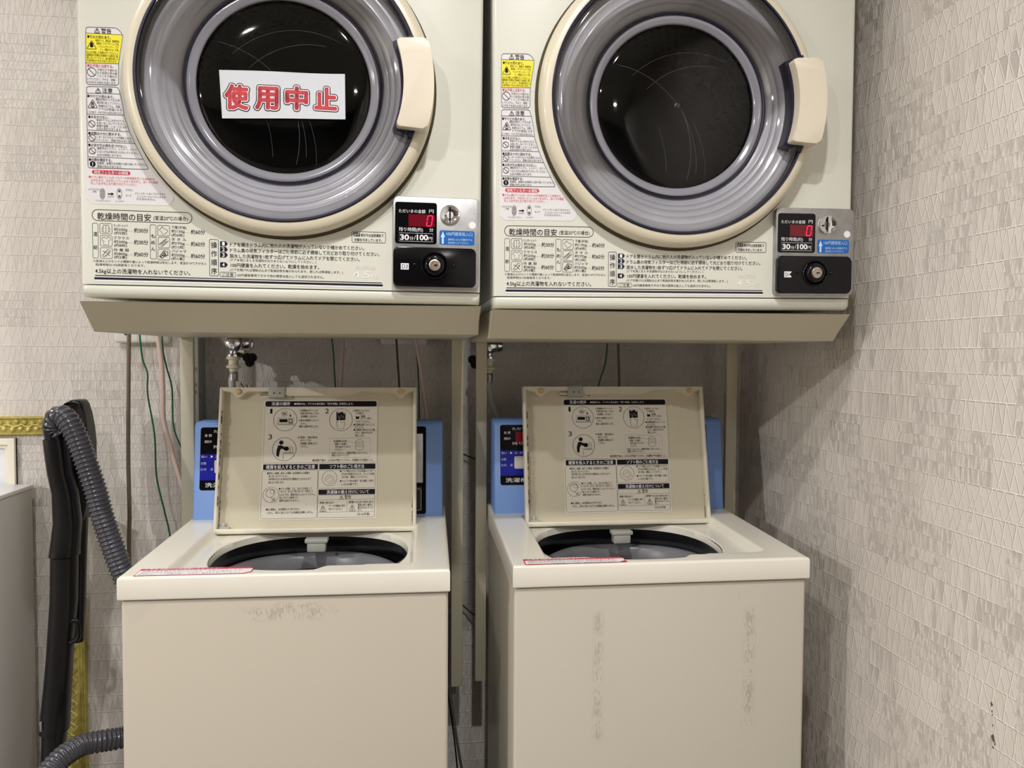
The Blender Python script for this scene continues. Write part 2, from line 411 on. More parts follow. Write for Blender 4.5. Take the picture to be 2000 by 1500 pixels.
bm = bmesh.new()
zt2, zb2 = ZC - .142, 0
box(bm, -.788, -.731, YB - .006, YB, zb2, zt2, .0015)
for xa, xb, d in ((-.741, -.7375, .010), (-.7365, -.732, .012), (-.7475, -.7445, .009), (-.787, -.784, .009)): box(bm, xa, xb, YB - d, YB - .003, zb2, zt2, .001)
k = 0; z = zt2 - .012
while z > .02:
    for s in (-1, 1):
        pts = [(-.766 + s * (.0125 * math.sin(t * math.pi)), YB - .0075, z - .0125 + .025 * t) for t in [i / 10 for i in range(11)]]
        tube(bm, pts, .0013, 5, 1)
        pts = [(-.766 + s * (.016 - .012 * math.sin(t * math.pi)), YB - .0075, z - .025 + .025 * t) for t in [i / 8 for i in range(9)]]
        tube(bm, pts, .001, 5, 1)
    for dx, dz in ((0, 0), (-.004, .005), (.004, .005), (-.004, -.005), (.004, -.005), (0, .009), (0, -.009)):
        lathe(bm, [(.0001, -.0025), (.0013, -.0018), (.0018, 0)], (-.766 + dx, YB - .006, z + dz), 'y', 6, 1)
    z -= .0265; k += 1
struct(link('trim_2', bm, ['gold', 'gold_lt']), 'gilded vertical border strip on the wall behind the vacuum cleaner')
# framed wainscot panel
bm = bmesh.new()
fx, fz = -.870, ZC - .190
for w_, d in ((.012, .012), (.020, .007)):
    prism(bm, [(XT, fz), (fx, fz), (fx, 0), (fx - w_, 0), (fx - w_, fz - w_), (XT, fz - w_)], YB - d, YB, 0, .002)
flat(bm, [(XT, fz - .01), (fx - .01, fz - .01), (fx - .01, 0), (XT, 0)], YB - .002, 1)
struct(link('trim_3', bm, ['trimw', 'panelw']), 'cream framed white wall panel below the gilded rail')

# ------------------------------------------------------------------ coin dryers
HL = [0.000721531349712836, -1.790520092904502e-06, -0.40296193464482866, 1.6318607456100587e-05, -0.0007383554680271687, 0.4074477447760642, -7.509232111970463e-05, -3.596069313436031e-05]
def P(x, y):      # place on the dryer's front panel
    d = HL[6] * x + HL[7] * y + 1
    return ((HL[0] * x + HL[1] * y + HL[2]) / d, (HL[3] * x + HL[4] * y + HL[5]) / d)
def T(bm, s, x0, x1, y, h, w, mi, bold=0., y1=None):
    a = P(x0, y); b = P(x1, y1 if y1 is not None else y + (x1 - x0) * .02)
    text(bm, s, a[0], b[0], (a[1] + b[1]) / 2, h * .00077, w, mi, bold)
def PP(pts): return [P(*q) for q in pts]
def roundpoly(pts, r, n=3):
    out = []; N = len(pts); V = [Vector(p) for p in pts]
    for i in range(N):
        a, b, c = V[i - 1], V[i], V[(i + 1) % N]; u = (a - b); v = (c - b); k = min(r, u.length * .45, v.length * .45)
        p0 = b + u.normalized() * k; p1 = b + v.normalized() * k
        for j in range(n + 1):
            t = j / n; out.append(tuple(p0 * (1 - t) ** 2 + b * 2 * t * (1 - t) + p1 * t * t))
    return out
DC = (-.003, .306)
DOOR_R = .2265
dL = thing('coin_dryer', 'cream coin dryer with a paper notice taped on its door glass, on the left stand', 'dryer', (-.1975, 1.2212, ZC + .099), (.0199, .0066, -.0014))
def plate_hole(bm, x0, x1, z0, z1, cx, cz, r, w, n=96, mi=0):
    inner = []; outer = []
    angs = [2 * math.pi * i / n for i in range(n)]
    for px, pz in ((x0, z0), (x1, z0), (x1, z1), (x0, z1)):
        a = math.atan2(pz - cz, px - cx) % (2 * math.pi); k = min(range(n), key=lambda i: abs(angs[i] - a)); angs[k] = a
    for a in angs:
        c_, s_ = math.cos(a), math.sin(a)
        t = min((x1 - cx) / c_ if c_ > 1e-9 else 9e9, (x0 - cx) / c_ if c_ < -1e-9 else 9e9, (z1 - cz) / s_ if s_ > 1e-9 else 9e9, (z0 - cz) / s_ if s_ < -1e-9 else 9e9)
        inner.append(bm.verts.new((cx + r * c_, w, cz + r * s_))); outer.append(bm.verts.new((cx + t * c_, w, cz + t * s_)))
    for i in range(n):
        j = (i + 1) % n; f = bm.faces.new((inner[i], inner[j], outer[j], outer[i])); f.material_index = mi
    return inner, outer
# cabinet: front sheet with the drum opening, rounded long edges, sides, top, back
bm = bmesh.new()
inner, outer = plate_hole(bm, -.294, .294, 0.0008, .655, DC[0], DC[1], .17, 0, 120)
prev = outer
for dx, w in ((.0025, .0008), (.0045, .0025), (.0058, .0052), (.006, .009), (.006, .47)):
    ring = []
    for v in outer:
        x, z = v.co.x, v.co.z
        nx = x + (dx if x > .2939 else -dx if x < -.2939 else 0)
        nz = z + (dx if z > .654 else 0)
        ring.append(bm.verts.new((nx, w, nz)))
    for i in range(len(outer)):
        j = (i + 1) % len(outer); bm.faces.new((prev[i], prev[j], ring[j], ring[i]))
    prev = ring
bm.faces.new(prev)
ring = [bm.verts.new((v.co.x, .03, v.co.z)) for v in inner]
for i in range(len(inner)): j = (i + 1) % len(inner); bm.faces.new((inner[j], inner[i], ring[i], ring[j]))
cab = link('cabinet', bm, 'enamel', dL)
# bottom trim with its rounded nose
bm = bmesh.new()
prof = [(.47, -.0002), (.004, -.0002), (.001, -.001), (0, -.003), (0, -.008), (.001, -.0125), (.0045, -.0165), (.010, -.0185), (.02, -.0192), (.47, -.0192)]
rows = []
xs = [(-.2985, .006), (-.2998, .003), (-.300, 0)] ; xs = [(-.3, .010), (-.2985, .004), (-.295, .0008), (-.29, 0), (.29, 0), (.295, .0008), (.2985, .004), (.3, .010)]
for x, ins in xs: rows.append([bm.verts.new((x, min(.47, y + ins * (1 - y / .47)), z * (1 - ins * 6) - .0)) for y, z in prof])
for A, B in zip(rows, rows[1:]):
    for i in range(len(prof) - 1): bm.faces.new((A[i], A[i + 1], B[i + 1], B[i]))
bm.faces.new(rows[0]); bm.faces.new(rows[-1])
link('base_trim', bm, 'enamel', dL, ang=50)
# drum
bm = bmesh.new()
lathe(bm, [(.165, .03), (.225, .05), (.225, .33)], (DC[0], 0, DC[1]), 'y', 96, 0)
for a in (20, 140, 260):
    a = math.radians(a); c_, s_ = math.cos(a), math.sin(a); pts = []
    A = [(DC[0] + (.225) * math.cos(a + d) , DC[1] + .225 * math.sin(a + d)) for d in (-.12, .12)]; tip = (DC[0] + .178 * c_, DC[1] + .178 * s_)
    va = [bm.verts.new((q[0], y, q[1])) for y in (.055, .325) for q in (A[0], tip, A[1])]
    for f in ((0, 1, 4, 3), (1, 2, 5, 4)): bm.faces.new([va[i] for i in f])
dr = link('drum', bm, 'drum', dL)
bm = bmesh.new()
lathe(bm, [(.2, -.000), (.225, 0)], (DC[0], .33, DC[1]), 'y', 64, 0); 
lathe(bm, [(.0001, -.012), (.03, -.012), (.045, -.006), (.19, -.004), (.2, 0)], (DC[0], .33, DC[1]), 'y', 64, 0)
bk = link('drum_back', bm, 'drum_back', dr)
# door: cream ring, navy seam, lilac liner, smoked lens, recessed glass
bm = bmesh.new()
lathe(bm, [(.2225, -.0005), (.2225, -.006), (.2265, -.006), (.2272, -.012), (.2262, -.018), (.2235, -.0235), (.219, -.0272), (.213, -.029), (.2085, -.0292), (.2085, -.02)], (DC[0], 0, DC[1]), 'y', 128)
door = link('door', bm, 'door', dL, ang=50)
bm = bmesh.new()
lathe(bm, [(.2225, -.0005), (.231, -.0005), (.2305, -.0015), (.2225, -.006)], (DC[0], 0, DC[1]), 'y', 96)
link('door_gap_shade', bm, 'gap_shade', door)  # dark ring painted in for the shadow between door and body
bm = bmesh.new()
lathe(bm, [(.2086, -.018), (.2086, -.0300), (.2068, -.0318), (.2042, -.0315), (.2036, -.030), (.2036, -.018)], (DC[0], 0, DC[1]), 'y', 128)
link('door_seam', bm, 'navy', door)
bm = bmesh.new()
pr = [(.2036, -.012), (.196, -.0145)]
r = .196
for rr in (.1895, .1775, .1665, .158):
    yy = -.0145 + (.196 - rr) * .29
    pr += [(rr + .0022, yy - .0004), (rr + .0010, yy - .0010), (rr - .0004, yy - .0010), (rr - .0016, yy + .0004)]
pr += [(.150, .0005), (.1435, .004), (.1435, .008)]
lathe(bm, pr, (DC[0], 0, DC[1]), 'y', 128)
link('door_liner', bm, 'liner', door, ang=60)
bm = bmesh.new()
lathe(bm, [(.2036, -.0298), (.2005, -.0335), (.196, -.0350), (.186, -.0338), (.176, -.030), (.164, -.0235), (.155, -.0165), (.149, -.0105), (.1455, -.0065), (.1445, -.0045)], (DC[0], 0, DC[1]), 'y', 128)
link('lens', bm, 'lens', door, ang=60)
bm = bmesh.new()
lathe(bm, [(.1445, -.0045), (.1432, -.0035), (.1428, .0)], (DC[0], 0, DC[1]), 'y', 96)
link('glass_seal', bm, 'navy', door)
bm = bmesh.new()
lathe(bm, [(.1428, .0), (.139, -.0015), (.136, .0005), (.133, .0018), (.1296, .004), (.1294, .007)], (DC[0], 0, DC[1]), 'y', 96)
link('glass_rim', bm, 'rim', door, ang=60)
bm = bmesh.new()
lathe(bm, [(.1296, .004), (.1280, .0028), (.120, .0002), (.09, -.0018), (.05, -.0026), (.0001, -.003)], (DC[0], 0, DC[1]), 'y', 96)
link('glass', bm, 'glass', door)
bm = bmesh.new()
lathe(bm, [(.0001, -.0046), (.0035, -.0044), (.0052, -.0036), (.0058, -.0026)], (DC[0], 0, DC[1]), 'y', 24)
link('glass_boss', bm, 'boss', door)
# handle sector
def sector(bm, r0, r1, a, w0, w1, rad, bev, mi=0, cx=DC[0], cz=DC[1]):
    pts = []; n = 14
    for i in range(n + 1): t = math.radians(-a + 2 * a * i / n); pts.append((cx + r1 * math.cos(t), cz + r1 * math.sin(t)))
    for i in range(n + 1): t = math.radians(a - 2 * a * i / n); pts.append((cx + r0 * math.cos(t), cz + r0 * math.sin(t)))
    prism(bm, roundpoly(pts, rad, 2) if rad else pts, w0, w1, mi, bev)
bm = bmesh.new()
pts = []
for i in range(15): t = math.radians(-17.2 + 34.4 * i / 14); pts.append((DC[0] + .2262 * math.cos(t), DC[1] + .2262 * math.sin(t)))
for i in range(15): t = math.radians(20.6 - 41.2 * i / 14); pts.append((DC[0] + .181 * math.cos(t), DC[1] + .181 * math.sin(t)))
big = []
for i, q in enumerate(pts):
    if i in (0, 14, 15, 29):
        a, b, c = Vector(pts[i - 1]), Vector(q), Vector(pts[(i + 1) % 30]); k = .0055
        p0 = b + (a - b).normalized() * k; p1 = b + (c - b).normalized() * k
        for j in range(5): t = j / 4; big.append(tuple(p0 * (1 - t) ** 2 + b * 2 * t * (1 - t) + p1 * t * t))
    elif i in (1, 13, 16, 28): continue
    else: big.append(q)
prism(bm, big, -.053, -.018, 0, .0035)
link('handle', bm, 'handle', door, ang=50)
bm = bmesh.new()
sector(bm, .1765, .2085, 21.5, -.0345, -.012, 0, 0)
link('handle_recess', bm, 'navy', door)
# warning sheet ------------------------------------------------------
SK = ['sheet', 'ink', 'yellow', 'red_ink', 'white', 'grey_ink', 'navy', 'ghost']
def tri(bm, cx, cy, s, w, mi=1, t=.0007):
    outline(bm, roundpoly(PP([(cx - s / 2, cy + s * .42), (cx + s / 2, cy + s * .44), (cx, cy - s * .46)]), .0012, 2), t, w, mi)
def slash(bm, cx, cy, r, w, t=.0007):
    c = P(cx, cy); R = r * .00076
    outline(bm, [(c[0] + R * math.cos(i * math.pi / 12), c[1] + R * math.sin(i * math.pi / 12)) for i in range(24)], t, w, 1)
    q = R * .68; outline(bm, [(c[0] - q, c[1] + q), (c[0] + q, c[1] - q)], t, w, 1, closed=False)
bm = bmesh.new(); w1, w2, w3 = -.0004, -.0007, -.001
flat(bm, roundpoly(PP([(166, 51), (228, 53), (241, 64), (241, 84), (233, 120), (234, 168), (243, 200), (248, 240), (268, 286), (300, 338), (341, 385), (332, 402), (180, 398), (168, 388)]), .004), w1, 0)
flat(bm, PP([(168.5, 65), (239.5, 68.5), (238.5, 80), (231.5, 124.5), (168.6, 122.5)]), w2, 2)
B1 = roundpoly(PP([(168, 53), (229, 55), (240, 67), (239, 80), (232, 122), (232, 167), (169.5, 165), (168, 120)]), .004)
outline(bm, B1, .0007, w3, 5)
for a, b in (((168, 65), (240, 68.5)), ((168, 123), (232, 125)), ((169.5, 182), (235, 184)), ((170, 223), (243, 225.5)), ((171, 254), (253, 257.5)), ((171.5, 277), (264, 280.5)), ((172, 306), (279.5, 311))):
    outline(bm, PP([a, b]), .0006, w3, 5, closed=False)
outline(bm, roundpoly(PP([(169.5, 169), (231, 170.5), (235.5, 184), (241, 210), (243, 228), (253, 257), (264, 281), (280, 311), (291, 331), (172.5, 328), (171.5, 280), (170, 220)]), .0035), .0007, w3, 5)
tri(bm, 190, 60, 11, w3); T(bm, '!', 189.3, 190.9, 60.8, 6, w3, 1)
T(bm, '警告', 198, 218, 61, 9, w3, 1, .02)
T(bm, '●引火の恐れあり。', 171, 217, 72.5, 6, w3, 1, .02)
tri(bm, 179.5, 88, 19, w3)
c = P(179.5, 89.5)
flat(bm, [(c[0] + .0028 * math.cos(t) * (1 if math.sin(t) < 0 else .8), c[1] + .0026 * math.sin(t) * (1 if math.sin(t) < 0 else 1.9) ) for t in [i * math.pi / 8 for i in range(16)]], w3, 1)
for s, x0, x1, y in (('食用オイル、美容油、動植物油、', 187, 234, 80), ('機械油、ドライクリーニング油、', 189, 233, 85.7), ('ベンジンやシンナー、ガソ', 193, 232, 91.7), ('リン、樹脂(セルロース系)', 196, 232, 97.5), ('などの付着した衣類やポリプロピレン', 170, 231, 103), ('繊維製の衣類は洗濯後でも絶対に乾', 170, 231, 108.3), ('燥しないでください。油の酸化熱によ', 170, 231, 113.7), ('る自然発火や引火の恐れがあります。', 170, 229, 119.2)):
    T(bm, s, x0, x1, y, 4.7, w3, 1)
T(bm, '●お子様に注意する。', 171, 222, 128.7, 6, w3, 3, .02); slash(bm, 179.5, 141, 8.2, w3)
for s, x0, x1, y in (('子供だけで使わせ', 190, 229, 137), ('たり幼児の手の届', 190, 229, 143), ('くところで使わな', 190, 229, 149), ('いでください。やけど・感電・', 171, 228, 155), ('けがをする恐れがあります。', 171, 228, 161.3)): T(bm, s, x0, x1, y, 4.9, w3, 1)
tri(bm, 192, 177, 11, w3); T(bm, '!', 191.3, 192.9, 177.8, 6, w3, 1); T(bm, '注意', 200, 220, 177, 9, w3, 1, .02)
T(bm, '●やけどの恐れあり。', 171, 223, 188.3, 6, w3, 1, .02); tri(bm, 181.5, 203, 19, w3); T(bm, '♨', 178, 185, 204, 8, w3, 1)
for s, x0, x1, y in (('運転が終わってから衣', 187, 234, 195), ('類を取り出してください。', 190, 235, 201.2), ('乾燥中はドラム、衣類、', 193, 236, 207.7), ('ドア口が高温になる', 194, 238, 213.7), ('ことがあり、やけどをする恐れがあります。', 171, 239, 219.7)): T(bm, s, x0, x1, y, 4.9, w3, 1)
T(bm, '●水をかけない。', 173, 213, 228.7, 6, w3, 1, .02); slash(bm, 179.7, 242, 6, w3)
for s, x0, x1, y in (('本体やドラムに水をかけたり、', 189, 244, 235.2), ('水洗いをしないでください。', 189, 245, 241), ('感電や漏電・ショートによる', 189, 248, 246.7), ('火災の恐れがあります。', 189, 238, 252)): T(bm, s, x0, x1, y, 4.7, w3, 1)
T(bm, '●衣類は十分に脱水する。', 173, 237, 261, 6, w3, 1, .02); slash(bm, 180.5, 269.3, 6, w3)
for s, x0, x1, y in (('しずくのたれるような衣類を入れな', 189, 257, 268.5), ('いでください。感電の恐れがあります。', 189, 260, 274.5)): T(bm, s, x0, x1, y, 4.7, w3, 1)
T(bm, '●火気や引火物を近づけない。', 173, 248, 284, 6, w3, 1, .02); slash(bm, 181, 294.8, 6, w3)
for s, x0, x1, y in (('運転中はベンジン、シンナー、ガソリ', 190, 267, 290.5), ('ンなどの引火物を近づけないでください。', 190, 271, 297), ('火災の原因になります。', 190, 239, 303)): T(bm, s, x0, x1, y, 4.7, w3, 1)
T(bm, '●衣類を確認する。', 174, 219, 312, 6, w3, 1, .02); disc(bm, P(181.5, 320.5), .0041, w3, 1); T(bm, '!', 180.8, 182.4, 320.6, 6, w3 - .0002, 4, .02)
for s, x0, x1, y in (('危険物、金属片は衣類から取り除いてください。', 190, 287, 319.5), ('感電の恐れがあります。', 190, 239, 325.3)): T(bm, s, x0, x1, y, 4.7, w3, 1)
a = P(180, 336.5); b = P(255, 338)
flat(bm, rrect(a[0], b[0], b[1] - .0036, a[1] + .0036, .0035), w2, 3); T(bm, '排気フィルターの掃除', 184, 251, 337, 6.6, w3, 4, .01)
for s, x0, x1, y in (('●ドラム奥のフィルターカバーの中央部を引くと本体から', 174, 302, 346.5), ('はずれます。爪を引いてフィルターをはずし、糸くずの掃除', 178, 309, 353), ('をして必ず元どおり取り付けてください。', 178, 268, 358.5)): T(bm, s, x0, x1, y, 5, w3, 3)
for cx in (200.5, 233.5):
    c = P(cx, 378.5)
    outline(bm, [(c[0] + .0034 * math.cos(i * math.pi / 12), c[1] + .0078 * math.sin(i * math.pi / 12)) for i in range(24)], .0005, w3, 5)
    if cx < 210:
        for k in range(-4, 5): outline(bm, [(c[0] - .0026, c[1] + k * .0014), (c[0] + .0026, c[1] + k * .0014)], .0005, w3, 5, closed=False)
    else:
        for dz in (-.004, .004): flat(bm, rrect(c[0] - .0016, c[0] + .0016, c[1] + dz - .0018, c[1] + dz + .0018, .001, 2), w3, 5)
flat(bm, PP([(211, 378), (218, 378), (218, 376), (223, 379), (218, 382), (218, 380), (211, 380)]), w3, 1)
for s, x0, x1, y in (('はずす', 211, 223, 384.2), ('(メクラブタ)', 173, 195, 369.5), ('交換', 181, 189, 374), ('引き出し', 246, 260, 371), ('糸くず', 246, 257, 382), ('フィルターカバー', 187, 217, 392), ('フィルター', 226, 243, 393), ('※フィルターに糸くずがたまると', 264, 323, 378), ('フィルターカバーのつまみが', 268, 324, 384), ('引き出せません。', 267, 305, 389)): T(bm, s, x0, x1, y, 4.1, w3, 5)
link('warning_label', bm, SK, dL, smooth=False)
# printed instructions ----------------------------------------------
bm = bmesh.new(); w = -.0004; w2 = -.0007
def pill(x0, y0, x1, y1, hh, r, t, mi=1):
    a = P(x0, y0); b = P(x1, y1); zc = (a[1] + b[1]) / 2
    outline(bm, rrect(a[0], b[0], zc - hh * .00077 / 2, zc + hh * .00077 / 2, r, 6), t, w, mi)
pill(180, 420, 375, 426, 21, .0079, .0008)
T(bm, '乾燥時間の目安', 190, 295, 422.5, 13.5, w, 1, .012, y1=425)
T(bm, '(室温20℃の場合)', 300, 367, 426, 8.5, w, 1, y1=427.5)
for (x0, y0, x1, y1) in ((180.5, 435.5, 192.5, 504), (195, 436, 219, 457), (196, 460, 219.5, 481), (196, 483.5, 219.8, 505), (293, 439, 305.5, 506), (308, 440, 331.5, 461), (309, 463, 331.7, 484.5), (308.5, 486.5, 332, 508)):
    a = P(x0, y0); b = P(x1, y1); outline(bm, rrect(a[0], b[0], b[1], a[1], .002, 3), .0006, w, 5)
for s, x, y in (('混', 186.5, 457), ('紡', 186.7, 483), ('も', 299, 461), ('め', 299, 473.5), ('ん', 299.3, 486)): T(bm, s, x - 4, x + 4, y, 8, w, 1, .01)
for s, x0, x1, y in (('カッターシャツ', 222, 250, 440.5), ('約200g', 223, 249, 448), ('(約5枚)', 223, 248, 455), ('ブラウス', 222, 252, 464.5), ('約200g', 223, 249, 472), ('(約8枚)', 223, 248, 479), ('作 業 服', 222, 252, 488), ('約800g', 223, 249, 495.5), ('(約3着)', 223, 248, 502),
                      ('下着(半袖)', 335, 364, 444), ('約130g', 335, 361, 451.5), ('(約6枚)', 335, 360, 459), ('タ オ ル', 335, 364, 467.5), ('約70g', 335, 361, 475), ('(約15枚)', 335, 360, 482.5), ('パジャマ', 335, 364, 490.5), ('約500g', 335, 361, 498), ('(約1着)', 335, 360, 505)): T(bm, s, x0, x1, y, 6, w, 1)
for s, x0, y in (('約30分', 262, 450), ('約30分', 262, 473), ('約60分', 262, 496.5), ('約60分', 373, 453), ('約60分', 373, 476.5), ('約60分', 373, 500)):
    T(bm, s, x0, x0 + 27.5, y, 9, w, 1, .006); T(bm, '……', x0 - 11, x0 - 2, y - 1.2, 6, w, 5)
# garment pictograms
def pic(lines, ox, oy, t=.0005, mi=1):
    for l in lines: outline(bm, PP([(ox + x, oy + y) for x, y in l]), t, w, mi, closed=False)
pic([[(-3, -7), (-5, -6), (-8, 2), (-7, 7), (-5, 7)], [(-5, -2), (-5, 8), (5, 8), (5, -2)], [(3, -7), (5, -6), (8, 2), (7, 7), (5, 7)], [(0, -6), (0, 8)], [(-3, -7), (0, -5), (3, -7)]], 207, 446)
pic([[(-4, -7), (-9, -4), (-8, 0), (-5, -1), (-5, 8), (5, 8), (5, -1), (8, 0), (9, -4), (4, -7)], [(-4, -7), (0, -4), (4, -7)]], 207.7, 470)
pic([[(-8, 6), (-2, -2), (3, -7), (8, -5), (4, 1), (-1, 7)], [(-7, -4), (0, 0), (7, 6)], [(-8, 6), (-5, 8), (-1, 4)], [(2, -3), (7, 0)]], 208, 494, .0006)
pic([[(-3, -8), (-9, -1), (-5, 2), (-2, 8), (6, 4), (8, 0), (3, -3), (-1, -4), (-3, -8)]], 320, 450.5)
pic([[(-9, 3), (5, -8), (9, -3), (-4, 8), (-9, 3)], [(-6, 3), (4, -5)], [(-4, 5), (6, -3)]], 320, 474, .0006)
pic([[(-8, 4), (0, -7), (8, -5), (8, 2), (0, 4), (-3, 8), (-8, 4)], [(-4, 2), (4, 2)], [(-1, -3), (6, 0)], [(-6, 5), (0, -1)], [(1, -5), (3, 3)]], 320, 497, .0010)
T(bm, '①室温およびセンイの種類や量によって乾燥時間は変化します。室温が10℃下がると', 182, 403, 509, 4.8, w, 1, y1=515.5)
T(bm, '乾燥時間は10%程度長くなります。', 187, 283, 516.5, 4.8, w, 1, y1=519)
T(bm, '4.5kg以上の洗濯物を入れないでください。', 186, 372, 529, 9.5, w, 1, .008, y1=533)
outline(bm, PP([(186, 537.8), (746, 552.8)]), .0012, w, 6, closed=False); outline(bm, PP([(184.5, 543.3), (747.5, 557.5)]), .0030, w, 6, closed=False)
outline(bm, PP([(184.5, 548), (747.5, 561.5)]), .0022, w, 7, closed=False)
a = P(409, 467.5); b = P(427, 539); outline(bm, rrect(a[0], b[0], b[1], a[1], .002, 3), .0006, w, 1)
for s, y in (('操', 478.5), ('作', 495.5), ('順', 512.5), ('序', 529.5)): T(bm, s, 412.3, 424, y, 12, w, 6, .02)
for i, (s, y) in enumerate((('1', 476), ('2', 487), ('3', 498), ('4', 517))):
    flat(bm, PP([(430, y - 4.8), (441, y - 4.6), (445, y + .2), (441, y + 5), (430, y + 4.8)]), w, 6); T(bm, s, 434, 439, y + .1, 7, w2, 4, .015)
for s, x0, x1, y0, y1, h in (('ドアを開きドラム内に他の人の洗濯物が入っていないか確かめてください。', 449, 711, 477, 485.5, 8), ('ドラム奥の排気フィルターはご使用前に必ず掃除して元どおり取り付けてください。', 449, 741, 488, 497.5, 8), ('脱水した洗濯物を1枚ずつ広げてドラムに入れてドアを閉じてください。', 449, 702, 499, 507.5, 8),
                             ('(ドアを閉じるとき洗濯物がはさまらないようにしてください。)', 449, 617, 507.5, 512.5, 5.2), ('100円硬貨を入れてください。乾燥を始めます。', 451, 623, 517, 523, 8.2), ('(ドアを開ければ運転は止まり乾燥状態を確かめられます。閉じれば再運転します。)', 449, 670, 526, 533, 5.2), ('ご注意', 434, 456, 536, 536.8, 6.5), ('100円硬貨専用ですので他の硬貨は投入しても返却されません。', 463, 633, 537, 542, 5.5)):
    T(bm, s, x0, x1, y0, h, w, 1, .008 if h > 7 else 0, y1=y1)
a = P(430, 531.5); b = P(460, 541); outline(bm, rrect(a[0], b[0], b[1], a[1], .001, 3), .0005, w, 1)
a = P(687.5, 452); b = P(753, 475); outline(bm, rrect(a[0], b[0], b[1], a[1], .002, 3), .0006, w, 1)
a = P(690.5, 454); b = P(703, 462); flat(bm, rrect(a[0], b[0], b[1], a[1], .0005, 1), w, 6); T(bm, '必ず', 691.5, 702, 458.2, 6, w2, 4)
T(bm, '表示中は送風運転で', 704.5, 749, 459.5, 6, w, 1, .01); T(bm, '衣類を冷ましています。', 692, 746, 468.5, 6, w, 1, .01)
T(bm, '乾燥容量', 694, 733, 522, 8, w, 7, .01); T(bm, '4.5', 689, 722, 536, 13, w, 7, .01); T(bm, 'kg', 725, 739, 539, 8, w, 7)
link('instruction_print', bm, SK, dL, smooth=False)
# control panel -----------------------------------------------------
bm = bmesh.new()
x0, x1, z0, z1 = .1625, .2968, .0042, .1465
prism(bm, rrect(x0, x1, z0, z1, .0075), -.0105, 0, 0, .0012)
cp = link('control_panel', bm, 'steel', dL)
wf = -.0105; ow = wf - .0003
# panel front is ~1 cm proud: pixel map shifted accordingly
def Q(x, y): a = P(x, y); k = .0086; return (a[0] - (a[0] + -.1975 + .0) * 0 - .0 + (-.1975 + .0 - a[0] + .1975) * 0 + (a[0] * 0), a[1])
def Q(x, y):
    a = P(x, y); k = 1 - .0105 / 1.22; return (.1975 + (a[0] - .1975) * k, -.099 + (a[1] + .099) * k)
def TQ(bm, s, x0, x1, y, h, w, mi, bold=0.):
    a = Q(x0, y); b = Q(x1, y + (x1 - x0) * .02); text(bm, s, a[0], b[0], (a[1] + b[1]) / 2, h * .00076, w, mi, bold)
a = Q(772, 393.5); b = Q(852.8, 477)
DB = (a[0], b[0], b[1], a[1])
bm = bmesh.new(); prism(bm, rrect(a[0], b[0], b[1], a[1], .004), wf - .0006, wf + .001, 0)
a = Q(779.5, 454.5); b = Q(845.5, 472.5); outline(bm, [(a[0], a[1]), (b[0], a[1]), (b[0], b[1]), (a[0], b[1])], .0004, wf - .0009, 1)
dp = link('display_panel', bm, ['black', 'white'], cp, smooth=False)
bm = bmesh.new(); ow = wf - .0009
TQ(bm, 'ただいまの金額', 779, 831, 411.8, 7.2, ow, 0); TQ(bm, '円', 838, 847, 412.5, 7.5, ow, 0)
link('amount_print', bm, 'white', dp, smooth=False)
bm = bmesh.new()
TQ(bm, '残り時間(約)', 779, 826, 447.5, 8, ow, 0); TQ(bm, '分', 838.5, 846.5, 449, 7.5, ow, 0)
link('time_print', bm, 'white', dp, smooth=False)
bm = bmesh.new()
TQ(bm, '30', 781.5, 799, 462.8, 10.5, ow, 0, .03); TQ(bm, '分', 800, 808, 465, 7.5, ow, 0); TQ(bm, '/', 809, 812, 463.5, 9, ow, 0); TQ(bm, '100', 814, 836, 463.5, 10.5, ow, 0, .03); TQ(bm, '円', 836.5, 844, 466, 7.5, ow, 0)
link('price_print', bm, 'white', dp, smooth=False)
bm = bmesh.new(); a = Q(798, 418); b = Q(849, 443.5); flat(bm, [(a[0], a[1]), (b[0], a[1]), (b[0], b[1]), (a[0], b[1])], ow, 0)
def seg(p, q, t=.0014): outline(bm, [Q(*p), Q(*q)], t, ow - .0003, 1, closed=False)
for p, q in (((836.5, 421.5), (844.5, 421.5)), ((833.3, 441.5), (841.8, 441.5)), ((835.6, 422.5), (834.4, 430.8)), ((834.2, 432.2), (833, 440.5)), ((845.2, 422.5), (844, 430.8)), ((843.8, 432.2), (842.6, 440.5))): seg(p, q)
link('digital_readout', bm, ['led_back', 'led'], dp, smooth=False)
bm = bmesh.new(); c = Q(879, 419.5)
lathe(bm, [(.0153, 0), (.0155, -.0015), (.0148, -.0025)], (c[0], wf, c[1]), 'y', 48)
lathe(bm, [(.0148, -.0025), (.012, -.0008), (.008, .0004), (.0001, .001)], (c[0], wf - .0006, c[1]), 'y', 48)
cs = link('coin_slot', bm, 'chrome', cp, ang=50)
bm = bmesh.new(); prism(bm, [(c[0] - .001, c[1] - .0122), (c[0] + .001, c[1] - .0122), (c[0] + .001, c[1] + .0122), (c[0] - .001, c[1] + .0122)], wf - .0022, wf - .0005, 0)
lathe(bm, [(.0001, -.0014), (.0012, -.001), (.0015, 0)], (c[0] - .0065, wf - .0006, c[1] - .0015), 'y', 12)
link('slot_opening', bm, 'black', cs)
bm = bmesh.new(); a = Q(858.5, 449.5); b = Q(926.5, 479.5); flat(bm, rrect(a[0], b[0], b[1], a[1], .003), wf - .0003, 0)
flat(bm, [Q(*q) for q in ((865, 451.5), (869.3, 463), (866.8, 463), (866.8, 476), (862.8, 476), (862.8, 463), (860.6, 463))], wf - .0006, 1)
